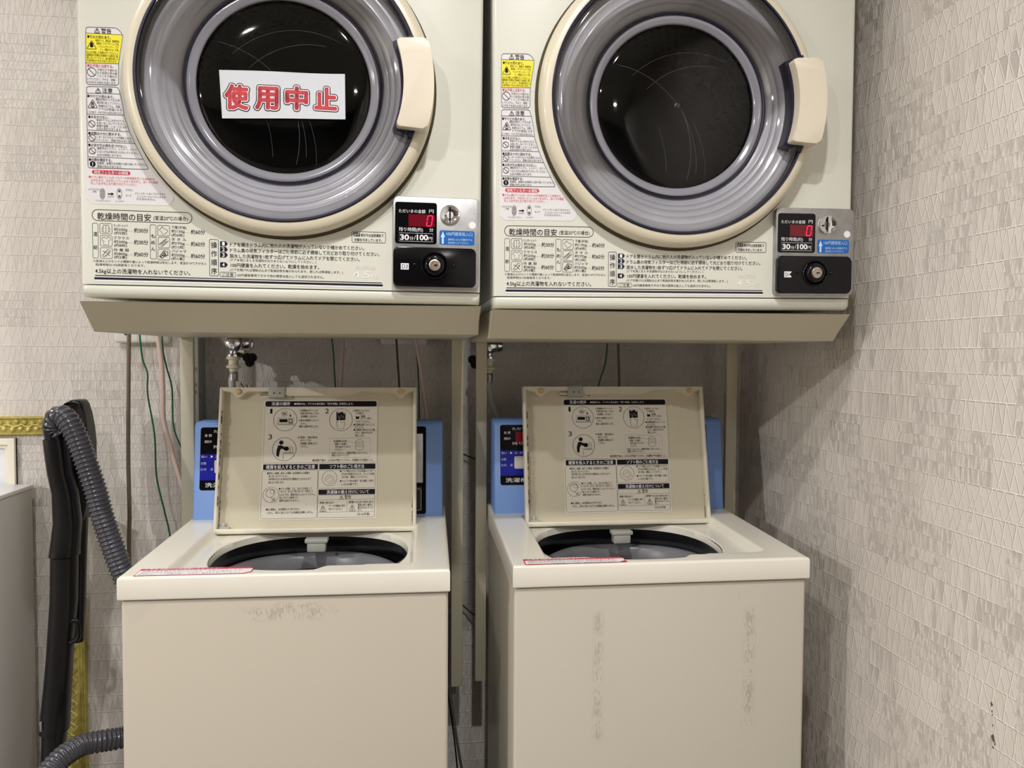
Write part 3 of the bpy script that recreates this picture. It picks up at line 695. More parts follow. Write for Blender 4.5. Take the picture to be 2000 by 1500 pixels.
TQ(bm, '100円硬貨投入口', 872, 922.5, 456.7, 7.5, wf - .0006, 1); TQ(bm, '連続投入および運転中でも', 875, 922.5, 467.7, 4.5, wf - .0006, 1); TQ(bm, '追加投入もできます。', 875, 916, 474, 4.5, wf - .0006, 1)
link('coin_sticker', bm, ['blue', 'pale_blue'], cp, smooth=False)
bm = bmesh.new(); c = Q(922.5, 440); disc(bm, c, .0056, wf - .0004, 0); link('round_sticker', bm, 'white', cp, smooth=False)
a = Q(768.5, 482); b = Q(928.5, 562.5)
bm = bmesh.new(); prism(bm, rrect(a[0], b[0], b[1], a[1], .0075), wf - .006, wf, 0, .0022)
lc = link('coin_box_cover', bm, 'black', cp, ang=50)
wl = wf - .006; c = Q(849, 519); c = (c[0] - .0002, c[1])
bm = bmesh.new(); lathe(bm, [(.0215, 0), (.0212, -.002), (.0195, -.0032), (.0182, -.0022), (.0178, -.001), (.016, -.004), (.0145, -.0072), (.012, -.0085), (.0095, -.0085), (.009, -.007)], (c[0], wl, c[1]), 'y', 64)
lr = link('lock_bezel', bm, 'black', lc, ang=50)
bm = bmesh.new(); lathe(bm, [(.009, -.0070), (.0088, -.0086), (.0078, -.0092), (.0055, -.0092), (.0052, -.0084), (.0001, -.0084)], (c[0], wl, c[1]), 'y', 40)
kl = link('key_lock', bm, 'lock', lc, ang=40)
bm = bmesh.new(); prism(bm, [(c[0] - .001, c[1] - .0014), (c[0] + .0042, c[1] - .0012), (c[0] + .0042, c[1] + .0006), (c[0] - .001, c[1] + .0006)], wl - .0090, wl - .0082)
link('keyhole', bm, 'black', kl, smooth=False)
for px, py in ((810, 516.5), (885.5, 519.5)):
    s_ = Q(px, py); bm = bmesh.new(); lathe(bm, [(.0001, -.0022), (.0014, -.002), (.0026, -.001), (.0032, 0)], (s_[0], wl, s_[1]), 'y', 20); link('screw', bm, 'black', lc)

def copy_tree(o, parent=None):
    c_ = o.copy(); COL.objects.link(c_); c_.parent = parent
    for ch in list(o.children): copy_tree(ch, c_)
    return c_
dR = copy_tree(dL); dR.location = (.4222, 1.2057, ZC + .0935); dR.rotation_euler = (.0135, -.0085, -.0085)
dR['label'] = 'cream coin dryer with clear unobstructed door glass, on the stand beside the right wall'
dL['group'] = dR['group'] = 'coin dryers on wall stands'
def number_tag(par, s, torn):
    cov = [k for k in par.children if k.name.startswith('control_panel')][0]; cov = [k for k in cov.children if k.name.startswith('coin_box_cover')][0]
    a = Q(783, 514.5); b = Q(798.5, 527); bm = bmesh.new(); x0, x1, z0, z1 = a[0], b[0], b[1], a[1]
    pts = [(x0, z0), (x1, z0), (x1, z1), (x0, z1)] if not torn else [(x0, z0), (x1, z0), (x1 - .0005, z0 + .0022), (x1 - .0035, (z0 + z1) / 2), (x1, z1 - .001), (x1, z1), (x0, z1)]
    flat(bm, pts, wl - .0004, 0)
    text(bm, s, x0 + .0018, (x1 - .0016) if not torn else x1 - .004, (z0 + z1) / 2, .0062, wl - .0007, 1, 0)
    link('number_tag', bm, ['white', 'ink'], cov, smooth=False)
number_tag(dL, 'D3', False); number_tag(dR, 'D1', True)
# taped paper notice on the left door
bm = bmesh.new(); cx0, cz0 = -.0046, .2905; NX = 24
def pw(u, v): return -.0062 - .0018 * math.sin(u * 3.1) * v + .0004 * math.sin(u * 9)
C4 = [(-.0966, .3236), (.0883, .3281), (.0892, .2601), (-.0927, .2526)]
def bil(u, v): return tuple((C4[0][i] * (1 - u) + C4[1][i] * u) * (1 - v) + (C4[3][i] * (1 - u) + C4[2][i] * u) * v for i in (0, 1))
grid = [[bm.verts.new((bil(i / NX, j / 8)[0], pw(i / NX, j / 8), bil(i / NX, j / 8)[1] + .0006 * math.sin(i / NX * 6.3) * (1 if j == 0 else 0))) for i in range(NX + 1)] for j in range(9)]
for j in range(8):
    for i in range(NX): bm.faces.new((grid[j][i], grid[j][i + 1], grid[j + 1][i + 1], grid[j + 1][i]))
for ch, x, z, s in (('使', -.0715, .2850, 1), ('用', -.0272, .2868, 1), ('中', .0168, .2875, .96), ('止', .0598, .2885, .96)):
    hw = .0160 * s; hh = .0335 * s; V, Fc, a_, b_ = glyphs(ch, .0); sc = 2 * hw / (b_ - a_)
    for (r_, mi, dw, nd) in ((.0042, 1, .00025, 22), (.0029, 3, .0005, 18), (.0016, 2, .00075, 12)):
        for k in range(nd):
            ox, oz = r_ * math.cos(k * 2 * math.pi / nd), r_ * math.sin(k * 2 * math.pi / nd); vs = []
            for p in V:
                X = x - hw + (p[0] - a_) * sc + ox; Z = z + (p[1] - .38) * hh / .9 + oz
                vs.append(bm.verts.new((X, pw((X + .0966) / .185, (.3258 - Z) / .070) - dw, Z)))
            for f in Fc:
                try: g = bm.faces.new([vs[i] for i in f]); g.material_index = mi; g.tag = True
                except ValueError: pass
o = link('paper_notice', bm, ['paper', 'ink', 'sign_red', 'white'], None, smooth=False)
o.matrix_world = Matrix.Translation(dL.location) @ Euler(dL.rotation_euler).to_matrix().to_4x4()
tag(o, 'white paper notice with four outlined red characters taped on the left dryer door glass', 'sign')

# ------------------------------------------------------------------ dryer stands
def stand(loc, label, posts):
    t = thing('dryer_stand', label, 'stand', loc, (0, 0, 0), 'dryer stands')
    bm = bmesh.new()
    A = [(-.3015, -.0225), (.3015, -.0225), (.3015, -.066), (-.3015, -.066)]
    # sloping front apron, folded from sheet
    v = [bm.verts.new(p) for p in ((-.3015, -.002, -.0225), (.3015, -.002, -.0225), (.3015, .050, -.067), (-.3015, .050, -.067), (-.3015, .012, -.0225), (.3015, .012, -.0225), (.3015, .47, -.0225), (-.3015, .47, -.0225), (-.3015, .47, -.067), (.3015, .47, -.067))]
    for f in ((0, 1, 2, 3), (0, 1, 6, 7), (3, 2, 9, 8), (0, 3, 8, 7), (1, 2, 9, 6), (7, 6, 9, 8)): bm.faces.new([v[i] for i in f])
    for q in (v[4], v[5]): bm.verts.remove(q)
    es = [e for e in bm.edges if e.verts[0].co.y < .1 and e.verts[1].co.y < .1]
    bmesh.ops.bevel(bm, geom=es, offset=.0014, segments=2, profile=.5, affect='EDGES')
    link('tray', bm, 'stand', t)
    for a, b, zb in posts:
        bm = bmesh.new(); box(bm, a, b, 0.4745, .4885, zb, .3, .0015); link('post', bm, 'stand', t)
    bm = bmesh.new(); box(bm, posts[0][0], posts[-1][1], .4695, .4745, -.06, -.03, .001); link('rear_bracket', bm, 'stand', t)
    return t
stand((-.1975, 1.2212, ZC + .0985), 'beige steel dryer stand with sloping apron, under the left dryer', [(-.2975, -.2705, -.85), (.2775, .3035, -.848)])
stand((.4222, 1.2057, ZC + .0925), 'beige steel dryer stand with sloping apron, under the right dryer', [(-.2892, -.2652, -.825), (.2878, .3138, -.825)])
bm = bmesh.new(); box(bm, -.4865, -.4705, 1.745, YB, ZC - .60, ZC + .09, .002)
rail = link('wall_rail', bm, 'rail', None)
tag(rail, 'grey galvanised wall rail behind the outer left stand post', 'rail')
for z in (-.035, -.07, -.085):  # small chrome domes added to draw the white highlights on the rail
    bm = bmesh.new(); lathe(bm, [(.0001, -.003), (.003, -.0022), (.0038, 0)], (-.4785, 1.745, ZC + z), 'y', 14); link('rail_glint', bm, 'chrome', rail)

# ------------------------------------------------------------------ washers
HW = .2575; SL = .0115 / .357; RD = .016
def sstep(a, b, x):
    t = max(0, min(1, (x - a) / (b - a))); return t * t * (3 - 2 * t)
hole_dx = 0.
def hole_pt(a):
    c_, s_ = math.cos(a), math.sin(a); e = 2 / 2.35
    x = hole_dx + .172 * math.copysign(abs(c_) ** e, c_); y = .172 + .1555 * math.copysign(abs(s_) ** e, s_)
    k = sstep(.035, .06, x) * (1 - sstep(.15, .165, x)); y = max(y, .0165 + .021 * k) if s_ < 0 else y
    return x, y
def deck_z(x, y):
    rec = sstep(-.197, -.185, x) * (1 - sstep(.187, .199, x)) * sstep(.040, .052, y) * (1 - sstep(.338, .35, y))
    return SL * y - RD * rec
def washer(loc, yaw, label, frontmat, tube_x, hdx):
    t = thing('washing_machine', label, 'washing machine', loc, (0, 0, yaw), 'coin washing machines')
    bm = bmesh.new(); base = -(loc[2] - .012); 
    box(bm, -HW + .003, HW - .003, .0055, .46, base, -.0372, .006, 3)
    bmesh.ops.delete(bm, geom=[f for f in bm.faces if f.normal.z > .9 and f.calc_area() > .1], context='FACES_ONLY')
    cab = link('cabinet', bm, frontmat, t)
    for sx in (-1, 1):
        for sy in (.04, .42):
            bm = bmesh.new(); lathe(bm, [(.0001, 0), (.018, 0), (.02, .006), (.02, .013)], (sx * .21, sy, -loc[2]), 'z', 20); link('foot', bm, 'black_matte', t)
    # top deck with recessed lid seat and tub opening
    bm = bmesh.new(); n = 224; NR = 46; rings = []
    angs = sorted([2 * math.pi * i / n for i in range(n)]); cx, cy = 0, .165
    X0, X1, Y0, Y1 = -HW + .005, HW - .005, .005, .455
    for cxx, cyy in ((X0, Y0), (X1, Y0), (X1, Y1), (X0, Y1)):
        a = math.atan2(cyy - cy, cxx - cx) % (2 * math.pi); k = min(range(n), key=lambda i: abs(angs[i] - a)); angs[k] = a
    inn = []; out = []
    for a in angs:
        c_, s_ = math.cos(a), math.sin(a)
        tt = min((X1 - cx) / c_ if c_ > 1e-9 else 9e9, (X0 - cx) / c_ if c_ < -1e-9 else 9e9, (Y1 - cy) / s_ if s_ > 1e-9 else 9e9, (Y0 - cy) / s_ if s_ < -1e-9 else 9e9)
        out.append((cx + tt * c_, cy + tt * s_))
    # opening outline by matching directions
    global hole_dx
    hole_dx = hdx
    fine = [hole_pt(2 * math.pi * i / 2000) for i in range(2000)]; fa = [math.atan2(p[1] - cy, p[0]) % (2 * math.pi) for p in fine]
    for a in angs:
        i = min(range(2000), key=lambda k: abs((fa[k] - a + math.pi) % (2 * math.pi) - math.pi)); inn.append(fine[i])
    for j in range(NR + 1):
        s = j / NR; ring = []
        for (ax, ay), (bx, by) in zip(inn, out):
            x = ax + (bx - ax) * s; y = ay + (by - ay) * s; z = deck_z(x, y)
            ring.append(bm.verts.new((x, y, z - (.0022 if j == 0 else .0003 if j == 1 and s < .05 else 0))))
        rings.append(ring)
    for A, B in zip(rings, rings[1:]):
        for i in range(n): k = (i + 1) % n; bm.faces.new((A[i], A[k], B[k], B[i]))
    lip = [bm.verts.new((v.co.x * .995, cy + (v.co.y - cy) * .995, v.co.z - .012)) for v in rings[0]]
    for i in range(n): k = (i + 1) % n; bm.faces.new((lip[i], lip[k], rings[0][k], rings[0][i]))
    prev = rings[-1]
    for d, dz in ((.0025, -.0006), (.0043, -.0022), (.005, -.005), (.005, -.0345), (.0042, -.0366), (.002, -.0374)):
        ring = []
        for v in rings[-1]:
            x, y = v.co.x, v.co.y; nx = x + (d if x > X1 - 1e-5 else -d if x < X0 + 1e-5 else 0); ny = y + (d if y > Y1 - 1e-5 else -d if y < Y0 + 1e-5 else 0)
            ring.append(bm.verts.new((nx, ny, v.co.z * (1 if dz > -.02 else .2) + dz)))
        for i in range(n): k = (i + 1) % n; bm.faces.new((prev[i], prev[k], ring[k], ring[i]))
        prev = ring
    bm.faces.new(prev[::-1]) if False else None
    link('top_panel', bm, 'deck', t, ang=50)
    # tub, balance ring, basket
    bm = bmesh.new(); P0 = [hole_pt(2 * math.pi * i / 96) for i in range(96)]; R0 = []
    for f_, z in ((1.0, -.012), (1.0, -.034), (1.03, -.05), (1.06, -.06), (1.06, -.45)):
        R0.append([bm.verts.new((x * f_, .165 + (y - .165) * min(f_, 1.0) + (.03 if f_ > 1.04 else .015 if f_ > 1.02 else 0), z)) for x, y in P0])
    for A, B in zip(R0, R0[1:]):
        for i in range(96): k = (i + 1) % 96; bm.faces.new((A[i], A[k], B[k], B[i]))
    bm.faces.new(R0[-1])
    tb = link('tub', bm, 'tub', t, ang=60)
    C = (0, .195, 0)
    bm = bmesh.new(); lathe(bm, [(.172, -.070), (.172, -.060), (.164, -.056), (.152, -.058), (.146, -.066), (.144, -.087), (.150, -.090)], C, 'z', 96)
    link('balance_ring', bm, 'ring', tb, ang=60)
    bm = bmesh.new(); lathe(bm, [(.150, -.090), (.158, -.097), (.160, -.107), (.157, -.13), (.160, -.15), (.158, -.4), (.12, -.43), (.0001, -.43)], C, 'z', 96)
    link('basket', bm, 'basket', tb, ang=40)
    bm = bmesh.new(); box(bm, -.014, .022, .282, .304, -.040, -.018, .003, 2); box(bm, -.018, .026, .280, .304, -.022, -.014, .002, 2); link('lid_switch', bm, 'catch', t)
    # console
    bm = bmesh.new()
    c0, c1 = .357, .3835; v = []
    cwid = .251; prof = [(.357, .0112), (.3795, .199), (.3825, .2045), (.388, .2072), (.44, .2072), (.452, .20), (.456, .0146)]
    for x in (-cwid, -cwid + .003, cwid - .003, cwid):
        ins = .003 if abs(x) == cwid else 0
        v.append([bm.verts.new((x, y + (ins if i < 4 else -ins if i > 4 else 0), z - (ins if 1 < i < 5 else 0))) for i, (y, z) in enumerate(prof)])
    for A, B in zip(v, v[1:]):
        for i in range(len(prof)): k = (i + 1) % len(prof); bm.faces.new((A[i], A[k], B[k], B[i]))
    bm.faces.new(v[0]); bm.faces.new(v[-1][::-1])
    con = link('console', bm, 'console', t, ang=50)
    def cw(z, off=0.): return .357 + (z - .0112) * (.0225 / .1878) - off
    def cflat(bm, pts, off, mi):
        f = bm.faces.new([bm.verts.new((x, cw(z, off), z)) for x, z in pts]); f.normal_update()
        if f.normal.y > 0: f.normal_flip()
        f.material_index = mi
    bm = bmesh.new()
    cflat(bm, rrect(-.2385, .2165, .0705, .1968, .005), .0006, 0); cflat(bm, rrect(.10, .2165, .0165, .19, .005), .0004, 0)
    cflat(bm, [(-.2380, .0905), (-.05, .0905), (-.05, .143), (-.2380, .143)], .0010, 1)
    def ctext(s, x0, x1, z, h, mi=2, bold=0.):
        k0 = len(bm.verts); bm.verts.ensure_lookup_table(); text(bm, s, x0, x1, z, h, 0, mi, bold); bm.verts.ensure_lookup_table()
        for v_ in list(bm.verts)[k0:]: v_.co.y = cw(v_.co.z, .0014)
    ctext('ただいまの', -.213, -.16, .1885, .006); ctext('金 額', -.2305, -.2165, .1805, .0055); ctext('運転中', -.2305, -.2165, .168, .0055); ctext('残り時間', -.213, -.165, .1575, .006)
    ctext('洗い', -.2365, -.2245, .1378, .005); ctext('▶', -.2175, -.2125, .1378, .0045); ctext('スタート', -.2095, -.17, .1378, .005)
    ctext('分間', -.2365, -.2265, .1245, .005); ctext('おいそぎ', -.2365, -.2255, .1125, .005); ctext('点', -.2175, -.2125, .1125, .005)
    ctext('洗濯槽シャワー', -.2275, -.12, .081, .009, 2, .01)
    link('operation_panel', bm, ['black', 'royal', 'white'], con, smooth=False)
    bm = bmesh.new(); cflat(bm, [(-.2055, .158), (-.12, .158), (-.12, .182), (-.2055, .182)], .0013, 0); link('digital_display', bm, 'led_back' if tube_x else mat('dim red display', rgb(60, 8, 14), .2, var=0), con, smooth=False)
    bm = bmesh.new(); box(bm, -.209, -.165, .362, .371, .1045, .1315, .003, 3); link('start_button', bm, 'button', con)
    bm = bmesh.new()
    box(bm, .15, .2105, .362, .380, .080, .1835, .0025, 2, 0); link('coin_plate', bm, 'steel', con)
    bm = bmesh.new(); box(bm, .15, .2085, .352, .367, .022, .074, .0025, 2, 0); cb = link('coin_box', bm, 'black', con)
    bm = bmesh.new(); outline(bm, rrect(.155, .2065, .026, .070, .003, 3), .0008, .3515, 0); link('coin_box_outline', bm, 'button', cb, smooth=False)
    # open lid
    yb, zb, yt, zt_ = .3035, -.005, .3645, .280
    L = math.hypot(yt - yb, zt_ - zb); lean = math.atan2(yt - yb, zt_ - zb)
    lid = bpy.data.objects.new('lid', None)
    Ml = Matrix.Translation((.002, yb, zb)) @ Matrix.Rotation(-lean, 4, 'X')
    hw = .1957
    bm = bmesh.new()
    # shell outside
    box(bm, -hw, hw, .0015, .010, 0, L, .004, 3, 1)
    # inner liner with waisted rim at the handle edge
    top = L; rim = []
    def rimline(x):
        ax = x + .0
        z = L - .0125
        for bx in (-.1585, .1635): z -= .013 * math.exp(-((ax - bx) / .0105) ** 2) * (1 if abs(ax - bx) < .03 else 0)
        z -= .009 * sstep(-.085, -.06, ax) * (1 - sstep(.055, .085, ax))
        if abs(ax) > hw - .008: z = L - .01
        return z
    N = 120; up = []; lo = []; up2 = []; lo2 = []
    for i in range(N + 1):
        x = -hw + .003 + (2 * hw - .006) * i / N; zz = rimline(x)
        up.append(bm.verts.new((x, -.013, L - .0035))); up2.append(bm.verts.new((x, .004, L - .001)))
        lo.append(bm.verts.new((x, -.013, zz + .0015))); lo2.append(bm.verts.new((x, .0013, zz - .0005)))
    for i in range(N):
        for A, B in ((up2, up), (up, lo), (lo, lo2)): f = bm.faces.new((A[i], A[i + 1], B[i + 1], B[i])); f.material_index = 1
    for x0, x1 in ((-hw, -hw + .0075), (hw - .0075, hw)): box(bm, x0, x1, -.013, .006, .003, L - .002, .003, 3, 1)
    box(bm, -hw, hw, -.0145, .006, -.001, .0095, .0035, 3, 1)
    box(bm, -hw + .006, hw - .006, .0003, .004, .006, L - .008, 0, 1, 0)
    bm.transform(Ml); 
    me_l = link('lid', bm, ['lid_in', 'lid_rim'], t, ang=50)
    def lp(x, z, w): return Ml @ Vector((x, w, z))
    for bx in (-.1585, .1635):
        bm = bmesh.new(); lathe(bm, [(.0001, -.0175), (.0042, -.017), (.0058, -.015), (.0062, -.006)], (bx, 0, L - .0125), 'y', 24); bm.transform(Ml); link('bumper', bm, 'bumper', me_l)
    bm = bmesh.new(); box(bm, -.118, -.068, -.006, .0015, L - .022, L - .014, .001, 1, 0); box(bm, -.058, -.050, -.006, .0015, L - .022, L - .014, .001, 1, 0); bm.transform(Ml); link('latch_strip', bm, 'chrome', me_l)
    bm = bmesh.new(); box(bm, -.100, -.068, -.0165, 0, L - .024, L - .003, .001, 2, 0)
    bm.transform(Ml); lt = link('latch', bm, 'catch', me_l)
    bm = bmesh.new()
    for dx in (-.0885, -.0775): lathe(bm, [(.0001, -.0170), (.0014, -.0170), (.0016, -.0162)], (dx, 0, L - .0155), 'y', 12)
    bm.transform(Ml); link('latch_hole', bm, 'black_matte', lt)
    bm = bmesh.new(); box(bm, -.182, -.174, -.006, 0, .011, .022, .003, 3, 0); box(bm, -.187, -.166, -.007, 0, .009, .013, .001, 1, 0); bm.transform(Ml); link('hinge_stop', bm, 'catch', me_l)
    bm = bmesh.new(); box(bm, -.170, -.155, -.002, .008, -.012, -.001, .002, 2, 0); bm.transform(Ml); link('hinge_pin', bm, 'black_matte', me_l)
    # grime where enamel has chipped along the hinge corners and the left rim
    random.seed(int(tube_x * 7) + 3)
    for (gx, g0, gl, cnt, ww, st) in ((-hw + .0078, .012, .05, 16, -.0002, 2.2), (hw - .0078, .012, .05, 16, -.0002, 2.2), (-hw + .0072, .05, .2, 22, -.0133, 4.)):
        bm = bmesh.new()
        for k in range(cnt):
            a_ = g0 + random.random() ** (2 if cnt < 20 else 1) * gl; s_ = .0005 + random.random() * .0012
            flat(bm, [(gx + s_ * math.cos(q), a_ + st * s_ * math.sin(q)) for q in [i * math.pi / 3 for i in range(6)]], ww, 0)
        bm.transform(Ml); link('chipped_enamel', bm, 'rust', me_l, smooth=False)
    # label sheet inside the lid
    LK = ['label', 'ink', 'grey_ink', 'white']
    bm = bmesh.new(); lw = -.0003
    lx0, lx1, lz0, lz1 = -.110, .1145, .0275, .2635
    def U(px, py):
        tv = (py - 785) / 222; u = (px - (515 - 7 * tv)) / (222 + 3 * tv)
        return (lx0 + (lx1 - lx0) * u, lz1 + (lz0 - lz1) * tv)
    sc = (lx1 - lx0) / 222
    flat(bm, rrect(lx0 - .002, lx1 + .002, lz0 - .003, lz1 + .001, .004), lw, 0); a1 = lw - .0003; a2 = lw - .0006
    def TU(s, x0, x1, y, h, mi=1, bold=0., w_=None): 
        a = U(x0, y); b = U(x1, y); text(bm, s, a[0], b[0], a[1], h * sc, w_ or a1, mi, bold)
    def bar(x0, y0, x1, y1):
        a = U(x0, y0); b = U(x1, y1); flat(bm, [(a[0], a[1]), (b[0], a[1]), (b[0], b[1]), (a[0], b[1])], a1, 1)
    a = U(517, 786.5); b = U(736, 797); flat(bm, roundpoly([(a[0], b[1]), (b[0], b[1]), (b[0], a[1]), (a[0], a[1])], .004), a1, 1)
    TU('洗濯の順序', 529, 565, 791.5, 7, 3, .015, a2); TU('●運転中は、デジタル表示部に「残り時間」を表示します。', 573, 690, 791.7, 4.5, 3, 0, a2)
    a = U(516.5, 787); b = U(736, 904); outline(bm, [(a[0], b[1]), (a[0], a[1] - .01), (b[0], a[1] - .01), (b[0], b[1])], .0005, a1, 2)
    bar(513.5, 906.5, 619.5, 916.5); bar(622.5, 906.5, 733, 916.5); bar(621, 954.5, 732, 964)
    TU('硬貨を投入するときのご注意', 519, 614, 911.5, 7.6, 3, .012, a2); TU('ソフト剤のご使用方法', 643, 711, 911.5, 7.6, 3, .012, a2); TU('洗濯機の据え付けについて', 637, 720, 959.3, 7.2, 3, .012, a2)
    a = U(511.5, 918); b = U(617.5, 1007); outline(bm, rrect(a[0], b[0], b[1], a[1], .004, 3), .0005, a1, 2)
    a = U(620.5, 918); b = U(732, 952); outline(bm, rrect(a[0], b[0], b[1], a[1], .0005, 1), .0005, a1, 2)
    a = U(620, 965); b = U(731, 1006.5); outline(bm, rrect(a[0], b[0], b[1], a[1], .003, 3), .0005, a1, 2)
    for p_, q_ in (((620, 973.5), (731, 973.5)), ((620, 996.5), (730, 996.5)), ((677, 974), (676.5, 996))): outline(bm, [U(*p_), U(*q_)], .0004, a1, 2, closed=False)
    def circ(px, py, r, th=.0007, mi=1):
        c = U(px, py); R = r * sc; outline(bm, [(c[0] + R * math.cos(i * math.pi / 20), c[1] + R * math.sin(i * math.pi / 20)) for i in range(40)], th, a1, mi)
    circ(555.5, 822, 22.7); circ(554, 878, 22.9); circ(665, 822.5, 22.5); circ(528.5, 963, 15, .0005); circ(642.5, 933.5, 14.5, .0005)
    TU('1', 526, 530.5, 805.5, 10); TU('2', 633.5, 641, 805.5, 10); TU('3', 522.5, 530, 854.5, 10)
    def poly(pts, mi=1): flat(bm, [U(*q) for q in pts], a1, mi)
    def line(pts, th=.0006, mi=1): outline(bm, [U(*q) for q in pts], th, a1, mi, closed=False)
    # step 1 picture: laundry over the machine panel
    circ(554, 810, 6, .0004); TU('服', 550, 558, 810.5, 6); line([(565.5, 809), (565.5, 816)]); poly([(563, 813.5), (568, 813.5), (565.5, 817)])
    line([(541, 830), (541, 819), (572, 819), (572, 830), (541, 830)]); poly([(544, 821), (560, 821), (560, 827), (544, 827)]); poly([(562, 820.5), (570, 820.5), (570, 829), (562, 829)], 2); poly([(563.6, 822.5), (568, 822.5), (568, 827), (563.6, 827)], 3)
    line([(540, 833), (540, 830), (573, 830), (573, 833)]); line([(541, 831.5), (572, 831.5)], .0008, 2)
    # step 3 picture: figure loading a washer
    c = U(548, 865.5); disc(bm, c, 4.2 * sc, a1, 1)
    poly([(542, 871), (548, 870.5), (560, 876.5), (563, 880), (558, 880.5), (548, 877), (545.5, 881), (543, 893), (538.5, 890), (539, 880)])
    c = U(558, 877); disc(bm, c, 5 * sc, a1, 1, rz=4.4 * sc)
    line([(552, 897), (552, 884), (570, 884), (572, 888)], .0007); line([(565, 884), (565, 872.5), (569, 872.5), (571, 884)], .0007); line([(554, 886), (569, 886)], .0012, 2)
    # step 2 picture: hand and cup of detergent
    poly([(656, 808), (658.5, 806), (658.5, 810), (668, 807), (672, 812), (673.8, 806), (673.8, 823), (656, 824)]); line([(658, 806), (670, 806)], .0005)
    for k in range(4): line([(659 + k * 3.4, 813 + (k % 2) * 2), (661 + k * 3.4, 820)], .0006, 0)
    poly([(661, 818), (663, 817), (664, 830), (661, 830)], 3)
    line([(656, 826), (658.5, 840), (670, 840), (673, 826), (668.5, 827.5), (663.5, 826.5), (660, 827.5), (656, 826)], .0006)
    for s, x0, x1, y in (('①洗濯物のポケットの', 583, 619, 804.5), ('中身を取り出してから', 585, 622, 810), ('洗濯槽に入れます。', 586, 619, 816), ('②表示の硬貨を入れてく', 582, 621, 823.5), ('ださい。', 586, 598, 829.5), ('●投入金額を表示します。', 583, 621, 835),
                          ('③洗剤・漂白剤は', 580, 619, 856), ('水が入ってから', 585, 606, 861.5), ('洗濯槽に直接入れて', 585, 619, 867.5), ('ください。', 585, 600, 873),
                          ('①洗剤を入れてから', 689, 721, 805), ('ふたを閉めます。', 694, 712, 810), ('洗剤量', 704, 713, 816), ('(カップ一杯分)', 704, 725, 820), ('で入れてください。', 693, 723, 826), ('●洗濯物は軽くほぐして入', 690, 732, 832), ('れてください。', 693, 711, 837), ('●洗濯機使用中はふたを開', 690, 732, 842), ('けると、脱水せず止まり', 693, 728, 847.5), ('停止します。', 693, 712, 853),
                          ('洗濯物の目安', 650, 677, 863.5), ('乾燥した衣類で', 653, 677, 869), ('約4.2kgまで入れて', 654, 684, 874), ('ください。', 653, 668, 879.5), ('水位をこえないよう、洗濯物は均等に入れてください。', 646, 718, 886), ('無理に入れないでください。', 647, 682, 890.5), ('●洗濯終了後は、ふたを必ず閉めてください。洗濯槽の中を確認のこと。', 609, 729, 899.5),
                          ('●変形した硬貨、曲がった硬貨、記念硬貨などは硬貨の', 521, 604, 923), ('投入をしないでください。', 524, 562, 928.5), ('100円投入口には100円以外の硬貨は使えませんので', 524, 606, 934), ('投入口へ戻ります。', 524, 554, 940),
                          ('●エラー(回数、ふた、水など)を表示して', 544, 608, 952), ('いるとき、または「取り消し中」を表示して', 545, 610, 957), ('いるときは、硬貨を投入しないでください。', 545, 615, 963), ('投入されても無効です。', 545, 582, 968.5), ('硬貨も返却されません。', 545, 583, 974), ('●投入硬貨は、100円硬貨のみ使用できます。', 519, 585, 990), ('ただし、表示に投入されても洗濯機は始動しません。', 522, 611, 996),
                          ('●ソフト剤投入口(カップ)の洗濯ネットのフ', 663, 729, 920.5), ('タをあけ原液のまま入れ、キャップを閉', 666, 730, 926), ('めた後、運転してください。', 667, 718, 931.5), ('●キャップ一杯の目盛り「残り時間」の表示', 663, 729, 939), ('1~3分の間です。', 666, 698, 945),
                          ('感電の恐れあり', 623, 651, 979), ('アースを確実に取り', 641, 673, 985), ('付けてください。', 641, 668, 991), ('感電や火災の恐れあり', 680, 729, 978.5), ('湿気の多い場所に', 698, 728, 984), ('据え付けないでくだ', 698, 728, 989), ('さい。', 698, 706, 993.5)):
        TU(s, x0, x1, y, 4.6, 1, .014)
    TU('警告', 672, 685, 969, 7, 1, .01); TU('2016年製', 697, 721, 1001, 5.5)
    for px, py, s_ in ((666, 969.3, 8), (629.5, 990, 13), (687, 989.5, 13)):
        outline(bm, roundpoly([U(px - s_ / 2, py + s_ * .42), U(px + s_ / 2, py + s_ * .42), U(px, py - s_ * .48)], .001, 2), .0006, a1, 1)
        TU('!' if s_ < 10 else 'ϟ', px - .8 if s_ < 10 else px - 1.8, px + .8 if s_ < 10 else px + 1.8, py + .7, s_ * .5)
    a = U(643, 858); b = U(722, 894.5); outline(bm, [(a[0], a[1]), (b[0], a[1]), (b[0], b[1]), (a[0], b[1])], .0004, a1, 2)
    c = U(701.5, 871); outline(bm, rrect(c[0] - 8 * sc, c[0] + 8 * sc, c[1] - 10.5 * sc, c[1] + 10.5 * sc, .0065, 5), .0006, a1, 2)
    for dz in (-3, 0, 3, 6): outline(bm, [(c[0] - 7 * sc, c[1] + dz * sc), (c[0] + 7 * sc, c[1] + dz * sc)], .0006, a1, 2, closed=False)
    line([(679, 863.5), (694, 867)], .0004, 2); poly([(694.5, 815), (698, 817), (701, 815), (701, 821), (694.5, 821)])
    line([(633, 934), (641, 926), (649, 931), (653, 938), (643, 944), (634, 937), (633, 934)], .0006, 2); line([(637, 936), (644, 930), (649, 937), (642, 940)], .0007, 2)
    line([(520, 957), (525, 952), (533, 953), (538, 960)], .0007, 2); circ(527, 960, 8, .0006, 2); circ(531, 957, 4, .0006, 2); line([(529, 968), (538, 976)], .0008); line([(537, 968), (530, 976)], .0008)
    bm.transform(Ml); link('lid_label', bm, LK, me_l, smooth=False)
    return t
